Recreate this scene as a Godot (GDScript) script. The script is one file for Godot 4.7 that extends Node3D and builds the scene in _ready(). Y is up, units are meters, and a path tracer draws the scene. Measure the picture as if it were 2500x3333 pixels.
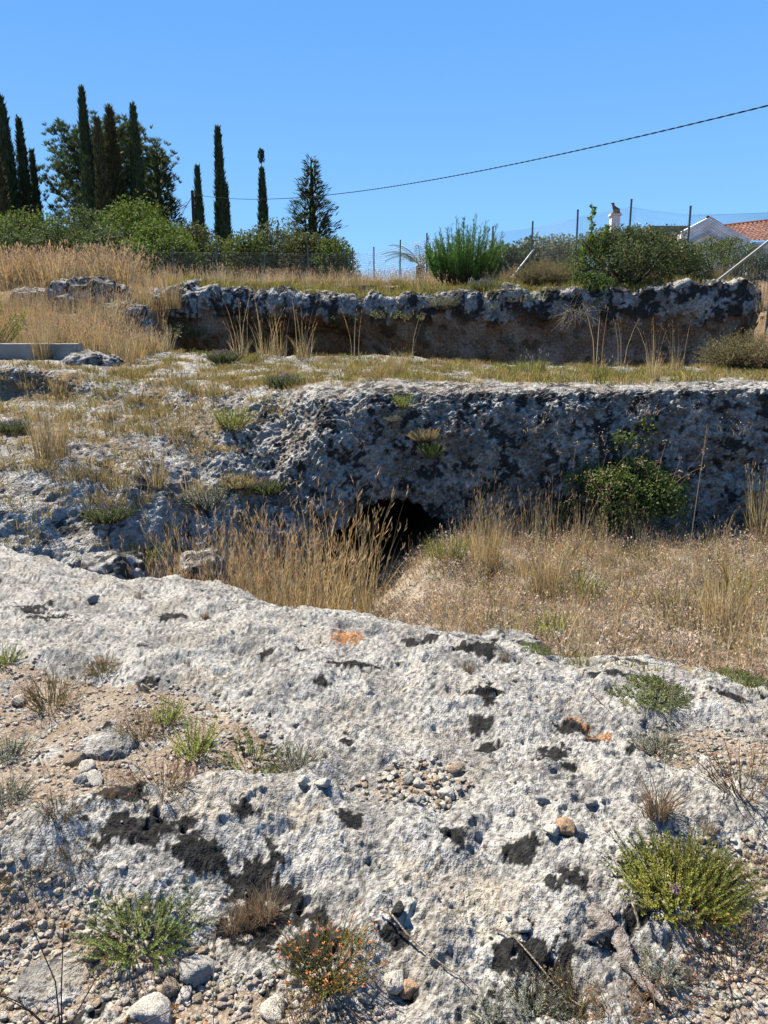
extends Node3D

const EYE := 1.6
const FINE := ["foliage", "seed_head", "bud_spike", "bud", "flower", "withered_flower", "blades", "dead_blades", "base_leaves", "stalks", "dry_stalks", "twigs", "stem", "leaves", "needles", "branch", "tiles"]
var rng := RandomNumberGenerator.new()
var mat := {}
var names := {}

# ---------------------------------------------------------------- small helpers
func rf(a: float, b: float) -> float:
	return rng.randf_range(a, b)

func numbered(called: String) -> String:
	if not names.has(called):
		names[called] = 0
		return called
	names[called] += 1
	return "%s_%03d" % [called, names[called]]

func tag(o: Node, label: String, category := "", group := "", kind := "") -> Node:
	if label: o.set_meta("label", label)
	if category: o.set_meta("category", category)
	if group: o.set_meta("group", group)
	if kind: o.set_meta("kind", kind)
	return o

func thing(called: String, label: String, category: String, at := Vector3.ZERO, turn := 0.0, group := "") -> Node3D:
	var o := Node3D.new()
	o.name = numbered(called)
	add_child(o)
	o.position = at
	o.rotation.y = turn
	tag(o, label, category, group)
	return o

func obj(called: String, mesh: Mesh, m: Material, parent: Node = self, at := Vector3.ZERO) -> MeshInstance3D:
	var o := MeshInstance3D.new()
	o.name = numbered(called) if parent == self else called
	o.mesh = mesh
	o.material_override = m
	parent.add_child(o, true)
	o.position = at
	if called in FINE: o.set_meta("kind", "stuff")
	return o

func linear_tone(r: float, g: float, b: float) -> Color:
	return Color(r, g, b).linear_to_srgb()

func poly(x: float, pts: Array) -> float:
	if x <= pts[0][0]: return pts[0][1]
	for i in range(1, pts.size()):
		if x <= pts[i][0]:
			return lerpf(pts[i - 1][1], pts[i][1], (x - pts[i - 1][0]) / (pts[i][0] - pts[i - 1][0]))
	return pts[-1][1]

func noise(freq: float, octaves := 3, sd := 1, kind := FastNoiseLite.TYPE_SIMPLEX_SMOOTH) -> FastNoiseLite:
	var n := FastNoiseLite.new()
	n.noise_type = kind
	n.seed = sd
	n.frequency = freq
	n.fractal_type = FastNoiseLite.FRACTAL_FBM if octaves > 1 else FastNoiseLite.FRACTAL_NONE
	n.fractal_octaves = octaves
	return n

func cells(freq: float, sd := 1) -> FastNoiseLite:
	var n := noise(freq, 1, sd, FastNoiseLite.TYPE_CELLULAR)
	n.cellular_return_type = FastNoiseLite.RETURN_DISTANCE
	n.cellular_jitter = 1.0
	return n

# collects vertices with their own normal and linear colour
class MB:
	var v := PackedVector3Array()
	var n := PackedVector3Array()
	var c := PackedColorArray()
	var k := PackedInt32Array()

	func tri(a: Vector3, b: Vector3, d: Vector3, col: Color) -> void:
		var nn := (d - a).cross(b - a).normalized()
		var i := v.size()
		v.append(a); v.append(b); v.append(d)
		for q in 3:
			n.append(nn)
			c.append(col)
			k.append(i + q)

	func quad(a: Vector3, b: Vector3, d: Vector3, e: Vector3, col: Color) -> void:
		var nn := (d - a).cross(b - a).normalized()
		var i := v.size()
		v.append(a); v.append(b); v.append(d); v.append(e)
		for q in 4:
			n.append(nn)
			c.append(col)
		k.append_array(PackedInt32Array([i, i + 1, i + 2, i, i + 2, i + 3]))

	# a pointed leaf folded a little along its middle
	func leaf(p: Vector3, along: Vector3, side: Vector3, length: float, wide: float, col: Color) -> void:
		var nn := side.cross(along).normalized()
		var i := v.size()
		v.append(p)
		v.append(p + along * length * 0.5 - side * wide * 0.5 + nn * wide * 0.15)
		v.append(p + along * length)
		v.append(p + along * length * 0.5 + side * wide * 0.5 + nn * wide * 0.15)
		for q in 4:
			n.append(nn)
			c.append(col)
		k.append_array(PackedInt32Array([i, i + 1, i + 2, i, i + 2, i + 3]))

	# a grass blade: bends towards lean
	func blade(p: Vector3, lean: Vector3, h: float, wide: float, side: Vector3, c0: Color, c1: Color) -> void:
		var i := v.size()
		var nn := side.cross(Vector3.UP).normalized()
		if nn.y < 0.0: nn = -nn
		nn = (nn + Vector3(0, 0.5, 0)).normalized()
		var tt := [0.0, 0.45, 0.8]
		for t: float in tt:
			var q := p + Vector3(0, h * t * (1.0 - 0.18 * t * lean.length()), 0) + lean * (h * t * t)
			var w := side * (wide * (0.5 - 0.3 * t))
			v.append(q - w); v.append(q + w)
			var cc := c0.lerp(c1, t)
			n.append(nn); n.append(nn)
			c.append(cc); c.append(cc)
		v.append(p + Vector3(0, h * (1.0 - 0.18 * lean.length()), 0) + lean * h)
		n.append(nn); c.append(c1)
		k.append_array(PackedInt32Array([i, i + 2, i + 3, i, i + 3, i + 1, i + 2, i + 4, i + 5, i + 2, i + 5, i + 3, i + 4, i + 6, i + 5]))

	# a tapered tube through points
	func tube(pts: PackedVector3Array, radii: PackedFloat32Array, sides: int, col: Color, col2 := Color(-1, 0, 0)) -> void:
		var i0 := v.size()
		var last := pts.size() - 1
		var u := Vector3.RIGHT
		for j in pts.size():
			var t := (pts[mini(j + 1, last)] - pts[maxi(j - 1, 0)]).normalized()
			if j == 0:
				u = t.cross(Vector3(0.31, 0.2, 0.93)).normalized()
			else:
				u = (u - t * u.dot(t)).normalized()
			var w := t.cross(u)
			var cc := col if col2.r < 0.0 else col.lerp(col2, float(j) / last)
			for s in sides:
				var a := TAU * s / sides
				var o := u * cos(a) + w * sin(a)
				v.append(pts[j] + o * radii[j])
				n.append(o)
				c.append(cc)
		for j in last:
			for s in sides:
				var a := i0 + j * sides + s
				var b := i0 + j * sides + (s + 1) % sides
				k.append_array(PackedInt32Array([a, a + sides, b + sides, a, b + sides, b]))
		# end cap
		var e := v.size()
		v.append(pts[last] + (pts[last] - pts[last - 1]).normalized() * radii[last] * 0.6)
		n.append((pts[last] - pts[last - 1]).normalized())
		c.append(col if col2.r < 0.0 else col2)
		for s in sides:
			k.append_array(PackedInt32Array([i0 + last * sides + s, e, i0 + last * sides + (s + 1) % sides]))

	func stick(a: Vector3, b: Vector3, r0: float, r1: float, sides: int, col: Color) -> void:
		tube(PackedVector3Array([a, b]), PackedFloat32Array([r0, r1]), sides, col)

	# an axis-aligned box with chamfered upright edges left out: six faces
	func box(lo: Vector3, hi: Vector3, col: Color) -> void:
		var p := []
		for q in 8:
			p.append(Vector3(hi.x if q & 1 else lo.x, hi.y if q & 2 else lo.y, hi.z if q & 4 else lo.z))
		for f in [[4, 6, 7, 5], [1, 3, 2, 0], [5, 7, 3, 1], [0, 2, 6, 4], [6, 2, 3, 7], [0, 4, 5, 1]]:
			quad(p[f[0]], p[f[1]], p[f[2]], p[f[3]], col)

	func mesh() -> ArrayMesh:
		var a := []
		a.resize(Mesh.ARRAY_MAX)
		a[Mesh.ARRAY_VERTEX] = v
		a[Mesh.ARRAY_NORMAL] = n
		a[Mesh.ARRAY_COLOR] = c
		a[Mesh.ARRAY_INDEX] = k
		var m := ArrayMesh.new()
		m.add_surface_from_arrays(Mesh.PRIMITIVE_TRIANGLES, a)
		return m

# a sheet of nx by nz points: i runs to the right, j runs up or away
class Sheet:
	var nx: int
	var nz: int
	var p := PackedVector3Array()
	var c := PackedColorArray()

	func _init(a: int, b: int) -> void:
		nx = a
		nz = b
		p.resize(a * b)
		c.resize(a * b)

	# fills the sheet row by row on several threads: row_of(j) gives [points, colours]
	func fill(row_of: Callable) -> void:
		var rows := []
		rows.resize(nz)
		var work := func(j: int) -> void: rows[j] = row_of.call(j)
		var id := WorkerThreadPool.add_group_task(work, nz)
		WorkerThreadPool.wait_for_group_task_completion(id)
		p = PackedVector3Array()
		c = PackedColorArray()
		for r in rows:
			p.append_array(r[0])
			c.append_array(r[1])

	func normals() -> PackedVector3Array:
		var out := PackedVector3Array()
		out.resize(nx * nz)
		for j in nz:
			var j0 := maxi(j - 1, 0) * nx
			var j1 := mini(j + 1, nz - 1) * nx
			var at := j * nx
			for i in nx:
				var du := p[at + mini(i + 1, nx - 1)] - p[at + maxi(i - 1, 0)]
				out[at + i] = du.cross(p[j1 + i] - p[j0 + i]).normalized()
		return out

	func mesh(n := PackedVector3Array()) -> ArrayMesh:
		var k := PackedInt32Array()
		k.resize((nx - 1) * (nz - 1) * 6)
		var w := 0
		for j in nz - 1:
			var at := j * nx
			for i in nx - 1:
				var a := at + i
				k[w] = a
				k[w + 1] = a + nx
				k[w + 2] = a + nx + 1
				k[w + 3] = a
				k[w + 4] = a + nx + 1
				k[w + 5] = a + 1
				w += 6
		var arr := []
		arr.resize(Mesh.ARRAY_MAX)
		arr[Mesh.ARRAY_VERTEX] = p
		arr[Mesh.ARRAY_NORMAL] = n if n.size() else normals()
		arr[Mesh.ARRAY_COLOR] = c
		arr[Mesh.ARRAY_INDEX] = k
		var m := ArrayMesh.new()
		m.add_surface_from_arrays(Mesh.PRIMITIVE_TRIANGLES, arr)
		return m

	# height of the topmost point over (x, z); the columns must run straight in z
	func top(x: float, z: float, x0: float, dx: float) -> float:
		var i := int(round((x - x0) / dx))
		if i < 0 or i >= nx: return -99.0
		var best := -99.0
		for j in nz - 1:
			var a := p[j * nx + i]
			var b := p[(j + 1) * nx + i]
			if (a.z - z) * (b.z - z) <= 0.0:
				best = maxf(best, maxf(a.y, b.y))
		return best

# ---------------------------------------------------------------- materials
func grain(freq: float, octaves: int, lo: Array, hi: Array, sd: int, size := 1024) -> NoiseTexture2D:
	var t := NoiseTexture2D.new()
	t.width = size
	t.height = size
	t.seamless = true
	t.noise = noise(freq, octaves, sd)
	var g := Gradient.new()
	g.set_color(0, Color(lo[0], lo[1], lo[2]))
	g.set_color(1, Color(hi[0], hi[1], hi[2]))
	g.set_offset(0, 0.2)
	g.set_offset(1, 0.75)
	t.color_ramp = g
	return t

func relief(freq: float, octaves: int, sd: int, size := 1024) -> NoiseTexture2D:
	var t := NoiseTexture2D.new()
	t.width = size
	t.height = size
	t.seamless = true
	t.noise = noise(freq, octaves, sd)
	return t

func plain(called: String, rough: float, spec := 0.3) -> StandardMaterial3D:
	var m := StandardMaterial3D.new()
	m.resource_name = called
	m.vertex_color_use_as_albedo = true
	m.albedo_color = linear_tone(0.74, 0.74, 0.74)
	m.roughness = rough
	m.metallic_specular = spec
	m.cull_mode = BaseMaterial3D.CULL_DISABLED
	mat[called] = m
	return m

func tri(m: StandardMaterial3D, metres: float) -> void:
	m.uv1_triplanar = true
	m.uv1_world_triplanar = true
	m.uv1_scale = Vector3.ONE / metres

func make_materials() -> void:
	var grain_a := grain(0.03, 6, [0.68, 0.67, 0.655], [1, 1, 1], 3)
	var pits := relief(0.05, 5, 8)
	var grit := relief(0.065, 5, 19)
	var grit_noise: FastNoiseLite = grit.noise
	grit_noise.fractal_gain = 0.62
	var m := plain("rock", 0.95, 0.25)
	tri(m, 0.7)
	m.albedo_texture = grain_a
	m.heightmap_enabled = true
	m.heightmap_texture = grit
	m.heightmap_scale = 0.95
	m = plain("terrace_rock", 0.95, 0.25)
	tri(m, 1.3)
	m.albedo_texture = grain_a
	m.heightmap_enabled = true
	m.heightmap_texture = pits
	m.heightmap_scale = 2.4
	m = plain("far_rock", 0.95, 0.25)
	tri(m, 2.3)
	m.albedo_texture = grain_a
	m.heightmap_enabled = true
	m.heightmap_texture = pits
	m.heightmap_scale = 4.0
	m = plain("soil", 0.98, 0.2)
	tri(m, 0.6)
	m.albedo_texture = grain(0.06, 4, [0.66, 0.64, 0.62], [1, 1, 1], 21, 512)
	m.heightmap_enabled = true
	m.heightmap_texture = pits
	m.heightmap_scale = 0.7
	m = plain("leaf", 0.75, 0.2)
	m.backlight_enabled = true
	m.backlight = linear_tone(0.5, 0.55, 0.3)
	m = plain("needle", 0.75, 0.2)
	m.backlight_enabled = true
	m.backlight = linear_tone(0.25, 0.3, 0.2)
	m = plain("straw", 0.8, 0.2)
	m.backlight_enabled = true
	m.backlight = linear_tone(0.6, 0.5, 0.4)
	m = plain("petal", 0.7, 0.3)
	m.backlight_enabled = true
	m.backlight = linear_tone(0.4, 0.3, 0.5)
	m = plain("bark", 0.9, 0.25)
	tri(m, 0.35)
	m.albedo_texture = grain(0.03, 4, [0.6, 0.58, 0.56], [1, 1, 1], 33, 512)
	m.heightmap_enabled = true
	m.heightmap_texture = pits
	m.heightmap_scale = 0.8
	m = plain("stone", 0.93, 0.25)
	tri(m, 0.25)
	m.albedo_texture = grain_a
	m.heightmap_enabled = true
	m.heightmap_texture = pits
	m.heightmap_scale = 0.35
	m = plain("metal", 0.45, 0.5)
	m.metallic = 0.35
	m = plain("plaster", 0.9, 0.3)
	m.albedo_color = Color.WHITE
	tri(m, 3.0)
	m.albedo_texture = grain(0.008, 5, [0.88, 0.88, 0.88], [1, 1, 1], 41, 512)
	m = plain("tile", 0.85, 0.3)
	tri(m, 1.4)
	m.albedo_texture = grain(0.03, 4, [0.7, 0.66, 0.64], [1, 1, 1], 55, 512)
	m = plain("rubber", 0.85, 0.15)

# ---------------------------------------------------------------- the ground
const SLAB_EDGE := [[-6.0, 6.3], [-3.07, 5.92], [-2.18, 5.54], [-1.34, 5.36], [-0.7, 4.84], [-0.09, 4.62], [0.46, 4.18], [0.82, 3.98], [1.35, 3.8], [1.93, 3.6], [4.0, 3.3]]
const RIDGE := [[-2.0, 1.9], [-1.1, 2.3], [-0.38, 2.46], [0.28, 2.4], [0.65, 2.2], [1.0, 1.8], [2.0, 1.4]]
# soil pockets in the slab: outlines in metres, x and distance
var pockets := [
	PackedVector2Array([Vector2(-3.2, 4.1), Vector2(-2.05, 3.8), Vector2(-1.54, 3.6), Vector2(-1.1, 3.4), Vector2(-0.75, 3.3), Vector2(-0.53, 3.0), Vector2(-0.27, 2.76), Vector2(-0.33, 2.62), Vector2(-0.86, 2.57), Vector2(-1.09, 2.4), Vector2(-1.28, 2.25), Vector2(-2.4, 2.1)]),
	PackedVector2Array([Vector2(-0.24, 2.6), Vector2(-0.02, 2.66), Vector2(0.1, 2.78), Vector2(0.26, 2.76), Vector2(0.33, 2.56), Vector2(0.24, 2.4), Vector2(0.05, 2.44), Vector2(-0.1, 2.5)]),
	PackedVector2Array([Vector2(-2.4, 2.2), Vector2(-1.25, 2.2), Vector2(-0.95, 2.12), Vector2(-0.62, 1.98), Vector2(-0.42, 1.86), Vector2(-0.22, 1.84), Vector2(0.02, 1.78), Vector2(0.1, 1.6), Vector2(0.0, 1.3), Vector2(-0.3, 1.5), Vector2(-0.42, 1.64), Vector2(-0.75, 1.74), Vector2(-0.95, 1.6), Vector2(-1.5, 1.2), Vector2(-2.0, 1.4)]),
	PackedVector2Array([Vector2(0.72, 2.12), Vector2(0.95, 2.3), Vector2(1.4, 2.25), Vector2(2.2, 2.3), Vector2(2.2, 1.2), Vector2(0.6, 1.2), Vector2(0.62, 1.62), Vector2(0.85, 1.85)]),
	PackedVector2Array([Vector2(1.0, 2.95), Vector2(1.3, 3.1), Vector2(1.75, 2.95), Vector2(2.3, 2.8), Vector2(2.2, 2.5), Vector2(1.5, 2.55), Vector2(1.1, 2.7)]),
]
# black lichen on the slab: x, distance, radius, stretch across
var lichen_spots := [[-2.13, 4.41, 0.1, 1.1], [-1.96, 4.25, 0.08, 1.6], [-1.27, 4.35, 0.085, 1.0], [-1.11, 3.35, 0.05, 1.5], [0.45, 3.19, 0.075, 1.0], [0.4, 3.02, 0.05, 1.4], [0.44, 2.88, 0.05, 1.0], [0.67, 2.79, 0.07, 1.1], [0.72, 2.72, 0.04, 0.8], [0.24, 2.27, 0.055, 1.2], [0.44, 2.2, 0.05, 1.3], [0.05, 1.91, 0.035, 1.0], [-0.97, 2.44, 0.08, 1.9], [-0.82, 2.27, 0.07, 2.2], [-0.6, 2.2, 0.07, 1.6], [-0.4, 2.13, 0.1, 1.1], [-0.36, 2.02, 0.1, 1.5], [-0.2, 1.9, 0.11, 1.0], [0.56, 2.05, 0.05, 1.2], [0.46, 1.75, 0.1, 0.9], [0.4, 1.86, 0.07, 1.4], [1.07, 2.86, 0.05, 1.6], [0.8, 2.99, 0.06, 1.5], [-0.12, 2.35, 0.04, 1.0], [-0.38, 1.62, 0.09, 1.0], [1.45, 2.35, 0.06, 1.5], [-0.15, 3.5, 0.05, 2.4], [-0.6, 3.62, 0.04, 1.2], [0.2, 3.85, 0.06, 2.0], [0.48, 3.7, 0.07, 1.8], [1.1, 3.45, 0.06, 2.0], [1.6, 3.3, 0.06, 1.8], [-0.9, 1.72, 0.1, 1.6], [-0.55, 1.52, 0.1, 1.2], [0.25, 1.62, 0.06, 1.3]]
# orange and ochre bare patches
const RUST := [[-0.19, 3.9, 0.105, 0.75], [-1.94, 5.07, 0.07, 1.0], [0.83, 3.02, 0.05, 1.2], [0.9, 2.93, 0.05, 1.2], [-0.5, 1.62, 0.15, 1.3], [-0.25, 1.5, 0.2, 1.3]]
const CREAM := [[-0.72, 2.4, 0.1, 2.0], [-0.3, 2.38, 0.07, 1.3], [0.06, 2.16, 0.06, 1.0], [-0.6, 1.7, 0.12, 2.0], [0.3, 2.0, 0.1, 1.0], [-0.85, 3.4, 0.08, 1.4], [1.0, 3.5, 0.05, 2.0]]

var n_roll := noise(1.15, 2, 5)
var n_lump := noise(4.2, 4, 6)
var n_knob := noise(14.0, 4, 7)
var n_hole := cells(11.0, 9)
var n_fine := noise(42.0, 3, 10)
var n_grit := noise(85.0, 2, 17)
var n_tone := noise(3.0, 4, 12)
var n_speck := noise(30.0, 3, 13)
var n_edge := noise(11.0, 4, 14)
var n_step := noise(1.5, 4, 16)
var n_big := noise(0.35, 3, 15)

func inside_depth(pt: Vector2, shape: PackedVector2Array) -> float:
	# distance inside an outline, negative outside
	var best := 1e9
	for i in shape.size():
		var q := Geometry2D.get_closest_point_to_segment(pt, shape[i], shape[(i + 1) % shape.size()])
		best = minf(best, q.distance_squared_to(pt))
	best = sqrt(best)
	return best if Geometry2D.is_point_in_polygon(pt, shape) else -best

var pocket_boxes := []

func pocket(x: float, d: float) -> float:
	# over 0 inside a soil pocket, in metres from its rim
	if pocket_boxes.is_empty():
		for s in pockets:
			var r := Rect2(s[0], Vector2.ZERO)
			for q in s: r = r.expand(q)
			pocket_boxes.append(r.grow(0.2))
	var pt := Vector2(x, d)
	var best := -1.0
	for i in pockets.size():
		if pocket_boxes[i].has_point(pt):
			best = maxf(best, inside_depth(pt, pockets[i]))
	return best

func slab_low(x: float, d: float) -> float:
	# the slab without its small relief
	var y := n_roll.get_noise_2d(x, d) * 0.055
	var r := poly(x, RIDGE)
	# a rounded step: higher behind the ridge line, lower in front
	y += 0.1 * smoothstep(r - 0.42, r - 0.02, d) - 0.1
	y += 0.05 * exp(-pow((d - r - 0.08) / 0.22, 2.0)) * smoothstep(0.1, -0.45, x)
	y += 0.07 * exp(-pow((d - 3.7) / 0.7, 2.0) - pow((x + 0.3) / 1.5, 2.0))
	# a knobby bulge above a hollow near the right end of the step
	y += 0.075 * exp(-pow((x - 0.53) / 0.13, 2.0) - pow((d - 2.0) / 0.13, 2.0)) - 0.05 * exp(-pow((x - 0.5) / 0.16, 2.0) - pow((d - 1.72) / 0.1, 2.0))
	var over := d - poly(x, SLAB_EDGE)
	y -= 0.1 * smoothstep(-0.5, 0.0, over) + 1.9 * smoothstep(-0.02, 0.55, over)
	if x < -1.9:
		y += 0.1 * smoothstep(-1.9, -3.2, x) * smoothstep(4.0, 6.0, d)
	return y

func slab_y(x: float, d: float) -> float:
	var y := slab_low(x, d)
	var pk := pocket(x, d)
	var rough := 1.0 - 0.75 * smoothstep(-0.06, 0.06, pk)
	y -= 0.055 * smoothstep(-0.08, 0.1, pk)
	var near := 1.0 + 0.35 * smoothstep(2.3, 1.5, d)
	var wx := x + n_lump.get_noise_2d(d * 2.0, x * 2.0) * 0.04
	var lump := n_lump.get_noise_2d(wx, d)
	var knob := n_knob.get_noise_2d(x + lump * 0.05, d)
	var hole := n_hole.get_noise_2d(wx, d + lump * 0.05)
	var rug := 0.4 + 0.6 * smoothstep(-0.3, 0.35, n_tone.get_noise_2d(x * 0.7 + 9.0, d * 0.7))
	# low broken ledges
	var st := n_step.get_noise_2d(x + 0.3 * lump * 0.2, d * 1.3) * 2.4
	var fr := st - floorf(st)
	y += rough * 0.011 * smoothstep(-0.1, 0.3, n_tone.get_noise_2d(x * 0.5 + 6.0, d * 0.5)) * (smoothstep(0.0, 0.25, fr) - fr) * 2.2
	# a crisp crust: rolling lumps, sharp small steps, scattered pits
	var crust := knob - 0.5 * absf(knob)
	var pit := smoothstep(-0.74, -0.9, hole) * smoothstep(-0.1, 0.25, n_tone.get_noise_2d(x * 1.6, d * 1.6 + 4.0))
	y += rough * near * (0.036 * lump + rug * (0.012 * crust - 0.026 * pit) + 0.0065 * n_fine.get_noise_2d(x, d))
	return y

func soil_y(x: float, d: float) -> float:
	var pk := pocket(x, d)
	return slab_low(x, d) - 0.05 + 0.012 * n_lump.get_noise_2d(x * 1.7, d * 1.7) + 0.004 * n_fine.get_noise_2d(x, d) - 0.06 * smoothstep(-0.06, -0.16, pk)

func spots(x: float, d: float, list: Array, ragged: float) -> float:
	var best := -1.0
	var e := 0.0
	var got := false
	for s in list:
		var dx: float = (x - s[0]) / s[3]
		var dd: float = d - s[1]
		var r: float = s[2] * 1.9
		if absf(dx) < r and absf(dd) < r:
			if not got:
				e = n_edge.get_noise_2d(x, d)
				got = true
			best = maxf(best, 1.0 - sqrt(dx * dx + dd * dd) / s[2] + ragged * e)
	return best

func stone_tone(q: Vector3, tone: float, speck: float) -> Color:
	# grey limestone: pale crust, bluish grey weathering and a little ochre
	var pale := Color(0.47, 0.462, 0.435)
	var grey := Color(0.23, 0.225, 0.215)
	var ochre := Color(0.4, 0.355, 0.29)
	var c := pale.lerp(grey, smoothstep(-0.34, 0.36, tone * 0.75 + speck * 0.85))
	c = c.lerp(ochre, 0.4 * smoothstep(0.1, 0.4, n_tone.get_noise_3d(q.z * 0.8, q.x * 0.8 + 5.0, q.y)))
	return c

func slab_row(j: int, nx: int, nz: int) -> Array:
	var pv := PackedVector3Array()
	var cv := PackedColorArray()
	var a := deg_to_rad(lerpf(55.0, 13.0, float(j) / (nz - 1)))
	var d := 1.62 / tan(a)
	var half := 0.66 * d + 0.35
	var near := func(s): return absf(d - s[1]) < s[2] * 1.9
	var cream := CREAM.filter(near)
	var rust := RUST.filter(near)
	var lichen := lichen_spots.filter(near)
	for i in nx:
		var x := (2.0 * i / (nx - 1) - 1.0) * half
		var y := slab_y(x, d)
		var q := Vector3(x, y, -d)
		var tone := n_tone.get_noise_2d(x, d)
		var speck := n_speck.get_noise_2d(x, d)
		var c := stone_tone(q, tone, speck + 0.5 * n_grit.get_noise_2d(x, d))
		var cr := spots(x, d, cream, 1.6)
		if cr > 0.0: c = c.lerp(Color(0.5, 0.43, 0.32), 0.45 * smoothstep(0.0, 0.3, cr + speck * 0.4))
		var ru := spots(x, d, rust, 0.9)
		if ru > 0.0: c = c.lerp(Color(0.36, 0.16, 0.065).lerp(Color(0.5, 0.36, 0.24), smoothstep(-0.05, 0.35, speck)), smoothstep(0.0, 0.15, ru))
		var li := spots(x, d, lichen, 0.95)
		if li > 0.0: c = c.lerp(Color(0.02, 0.0205, 0.021).lerp(Color(0.05, 0.048, 0.045), smoothstep(0.05, 0.4, n_edge.get_noise_2d(x * 2.0, d * 2.0))), smoothstep(0.02, 0.1, li + speck * 0.45))
		elif speck > 0.27: c = c.lerp(Color(0.065, 0.065, 0.063), 0.75 * smoothstep(0.27, 0.36, speck + 0.35 * n_grit.get_noise_2d(x, d)))
		pv.append(q)
		cv.append(c)
	return [pv, cv]

func soil_row(j: int, nx: int, nz: int) -> Array:
	var pv := PackedVector3Array()
	var cv := PackedColorArray()
	var d := lerpf(1.15, 4.3, pow(float(j) / (nz - 1), 1.25))
	var half := 0.66 * d + 0.5
	for i in nx:
		var x := (2.0 * i / (nx - 1) - 1.0) * half
		pv.append(Vector3(x, soil_y(x, d), -d))
		var c := Color(0.25, 0.2, 0.155).lerp(Color(0.34, 0.285, 0.23), smoothstep(-0.3, 0.4, n_tone.get_noise_2d(x + 4.0, d)))
		cv.append(c.lerp(Color(0.42, 0.36, 0.29), 0.6 * smoothstep(0.1, 0.35, n_speck.get_noise_2d(x, d))))
	return [pv, cv]

func build_slab() -> void:
	var nx := 660
	var nz := 430
	var s := Sheet.new(nx, nz)
	pocket(0, 0)
	var few := RandomNumberGenerator.new()
	few.seed = 12
	for i in 70:
		var far_off := few.randf_range(1.6, 5.2)
		lichen_spots.append([few.randf_range(-0.55, 0.55) * far_off, far_off, few.randf_range(0.012, 0.034), few.randf_range(0.8, 1.9)])
	s.fill(slab_row.bind(nx, nz))
	tag(obj("limestone_slab", s.mesh(), mat.rock), "pale pitted limestone slab with black lichen across the foreground", "rock", "", "structure")
	# soil lying in the pockets
	nx = 300
	nz = 200
	s = Sheet.new(nx, nz)
	s.fill(soil_row.bind(nx, nz))
	tag(obj("soil", s.mesh(), mat.soil), "brown stony soil lying in the hollows of the limestone slab", "soil", "", "structure")

# ---- the sunken floor in front of the rock wall
func floor_y(x: float, d: float) -> float:
	var right := smoothstep(-0.75, 0.85, x - 0.15 * (d - 7.0))
	var y := lerpf(-1.35, -0.62, right)
	var over := d - poly(x, SLAB_EDGE)
	y += right * 0.38 * smoothstep(2.6, 0.0, over) + minf(0.0, over) * 0.7
	y += 0.16 * exp(-pow((x - 0.45) / 0.5, 2.0) - pow((d - 7.6) / 0.8, 2.0))
	return y + 0.07 * n_roll.get_noise_2d(x + 30.0, d) + 0.03 * n_lump.get_noise_2d(x, d + 20.0)

func build_floor() -> void:
	var nx := 300
	var nz := 190
	var s := Sheet.new(nx, nz)
	for j in nz:
		var d := lerpf(3.0, 9.6, float(j) / (nz - 9)) if j < nz - 8 else 9.6 + 0.6 * (j - nz + 9)
		for i in nx:
			var x := lerpf(-4.5, 7.5, float(i) / (nx - 1))
			var y := floor_y(x, d) + 0.012 * n_knob.get_noise_2d(x, d) + 0.006 * n_fine.get_noise_2d(x, d)
			s.p[j * nx + i] = Vector3(x, y, -d)
			var c := Color(0.26, 0.21, 0.16).lerp(Color(0.38, 0.33, 0.27), smoothstep(-0.3, 0.4, n_tone.get_noise_2d(x, d)))
			s.c[j * nx + i] = c.lerp(Color(0.42, 0.37, 0.3), smoothstep(0.08, 0.3, n_speck.get_noise_2d(x * 0.6, d * 0.6)))
	tag(obj("pit_floor", s.mesh(), mat.soil), "stony earth floor of the sunken quarry below the rock wall", "ground", "", "structure")

# ---- rock built as a row of profiles: each a list of (distance, height) from the foot up and back
func curve_at(pts: Array, t: float) -> Vector2:
	var n := pts.size() - 1
	var f := clampf(t, 0.0, 1.0) * n
	var i := mini(int(f), n - 1)
	var u := f - i
	var p0: Vector2 = pts[maxi(i - 1, 0)]
	var p1: Vector2 = pts[i]
	var p2: Vector2 = pts[i + 1]
	var p3: Vector2 = pts[mini(i + 2, n)]
	var lin := p1.lerp(p2, u)
	var cub := p1.cubic_interpolate(p2, p0, p3, u)
	return lin.lerp(cub, 0.7)

func profile_at(x: float, stations: Array) -> Array:
	var k := 0
	while k < stations.size() - 2 and x > stations[k + 1][0]: k += 1
	var u := clampf((x - stations[k][0]) / (stations[k + 1][0] - stations[k][0]), 0.0, 1.0)
	u = u * u * (3.0 - 2.0 * u)
	var a: Array = stations[k][1]
	var b: Array = stations[k + 1][1]
	var out := []
	for i in a.size():
		out.append(Vector2(a[i][0], a[i][1]).lerp(Vector2(b[i][0], b[i][1]), u))
	return out

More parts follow.
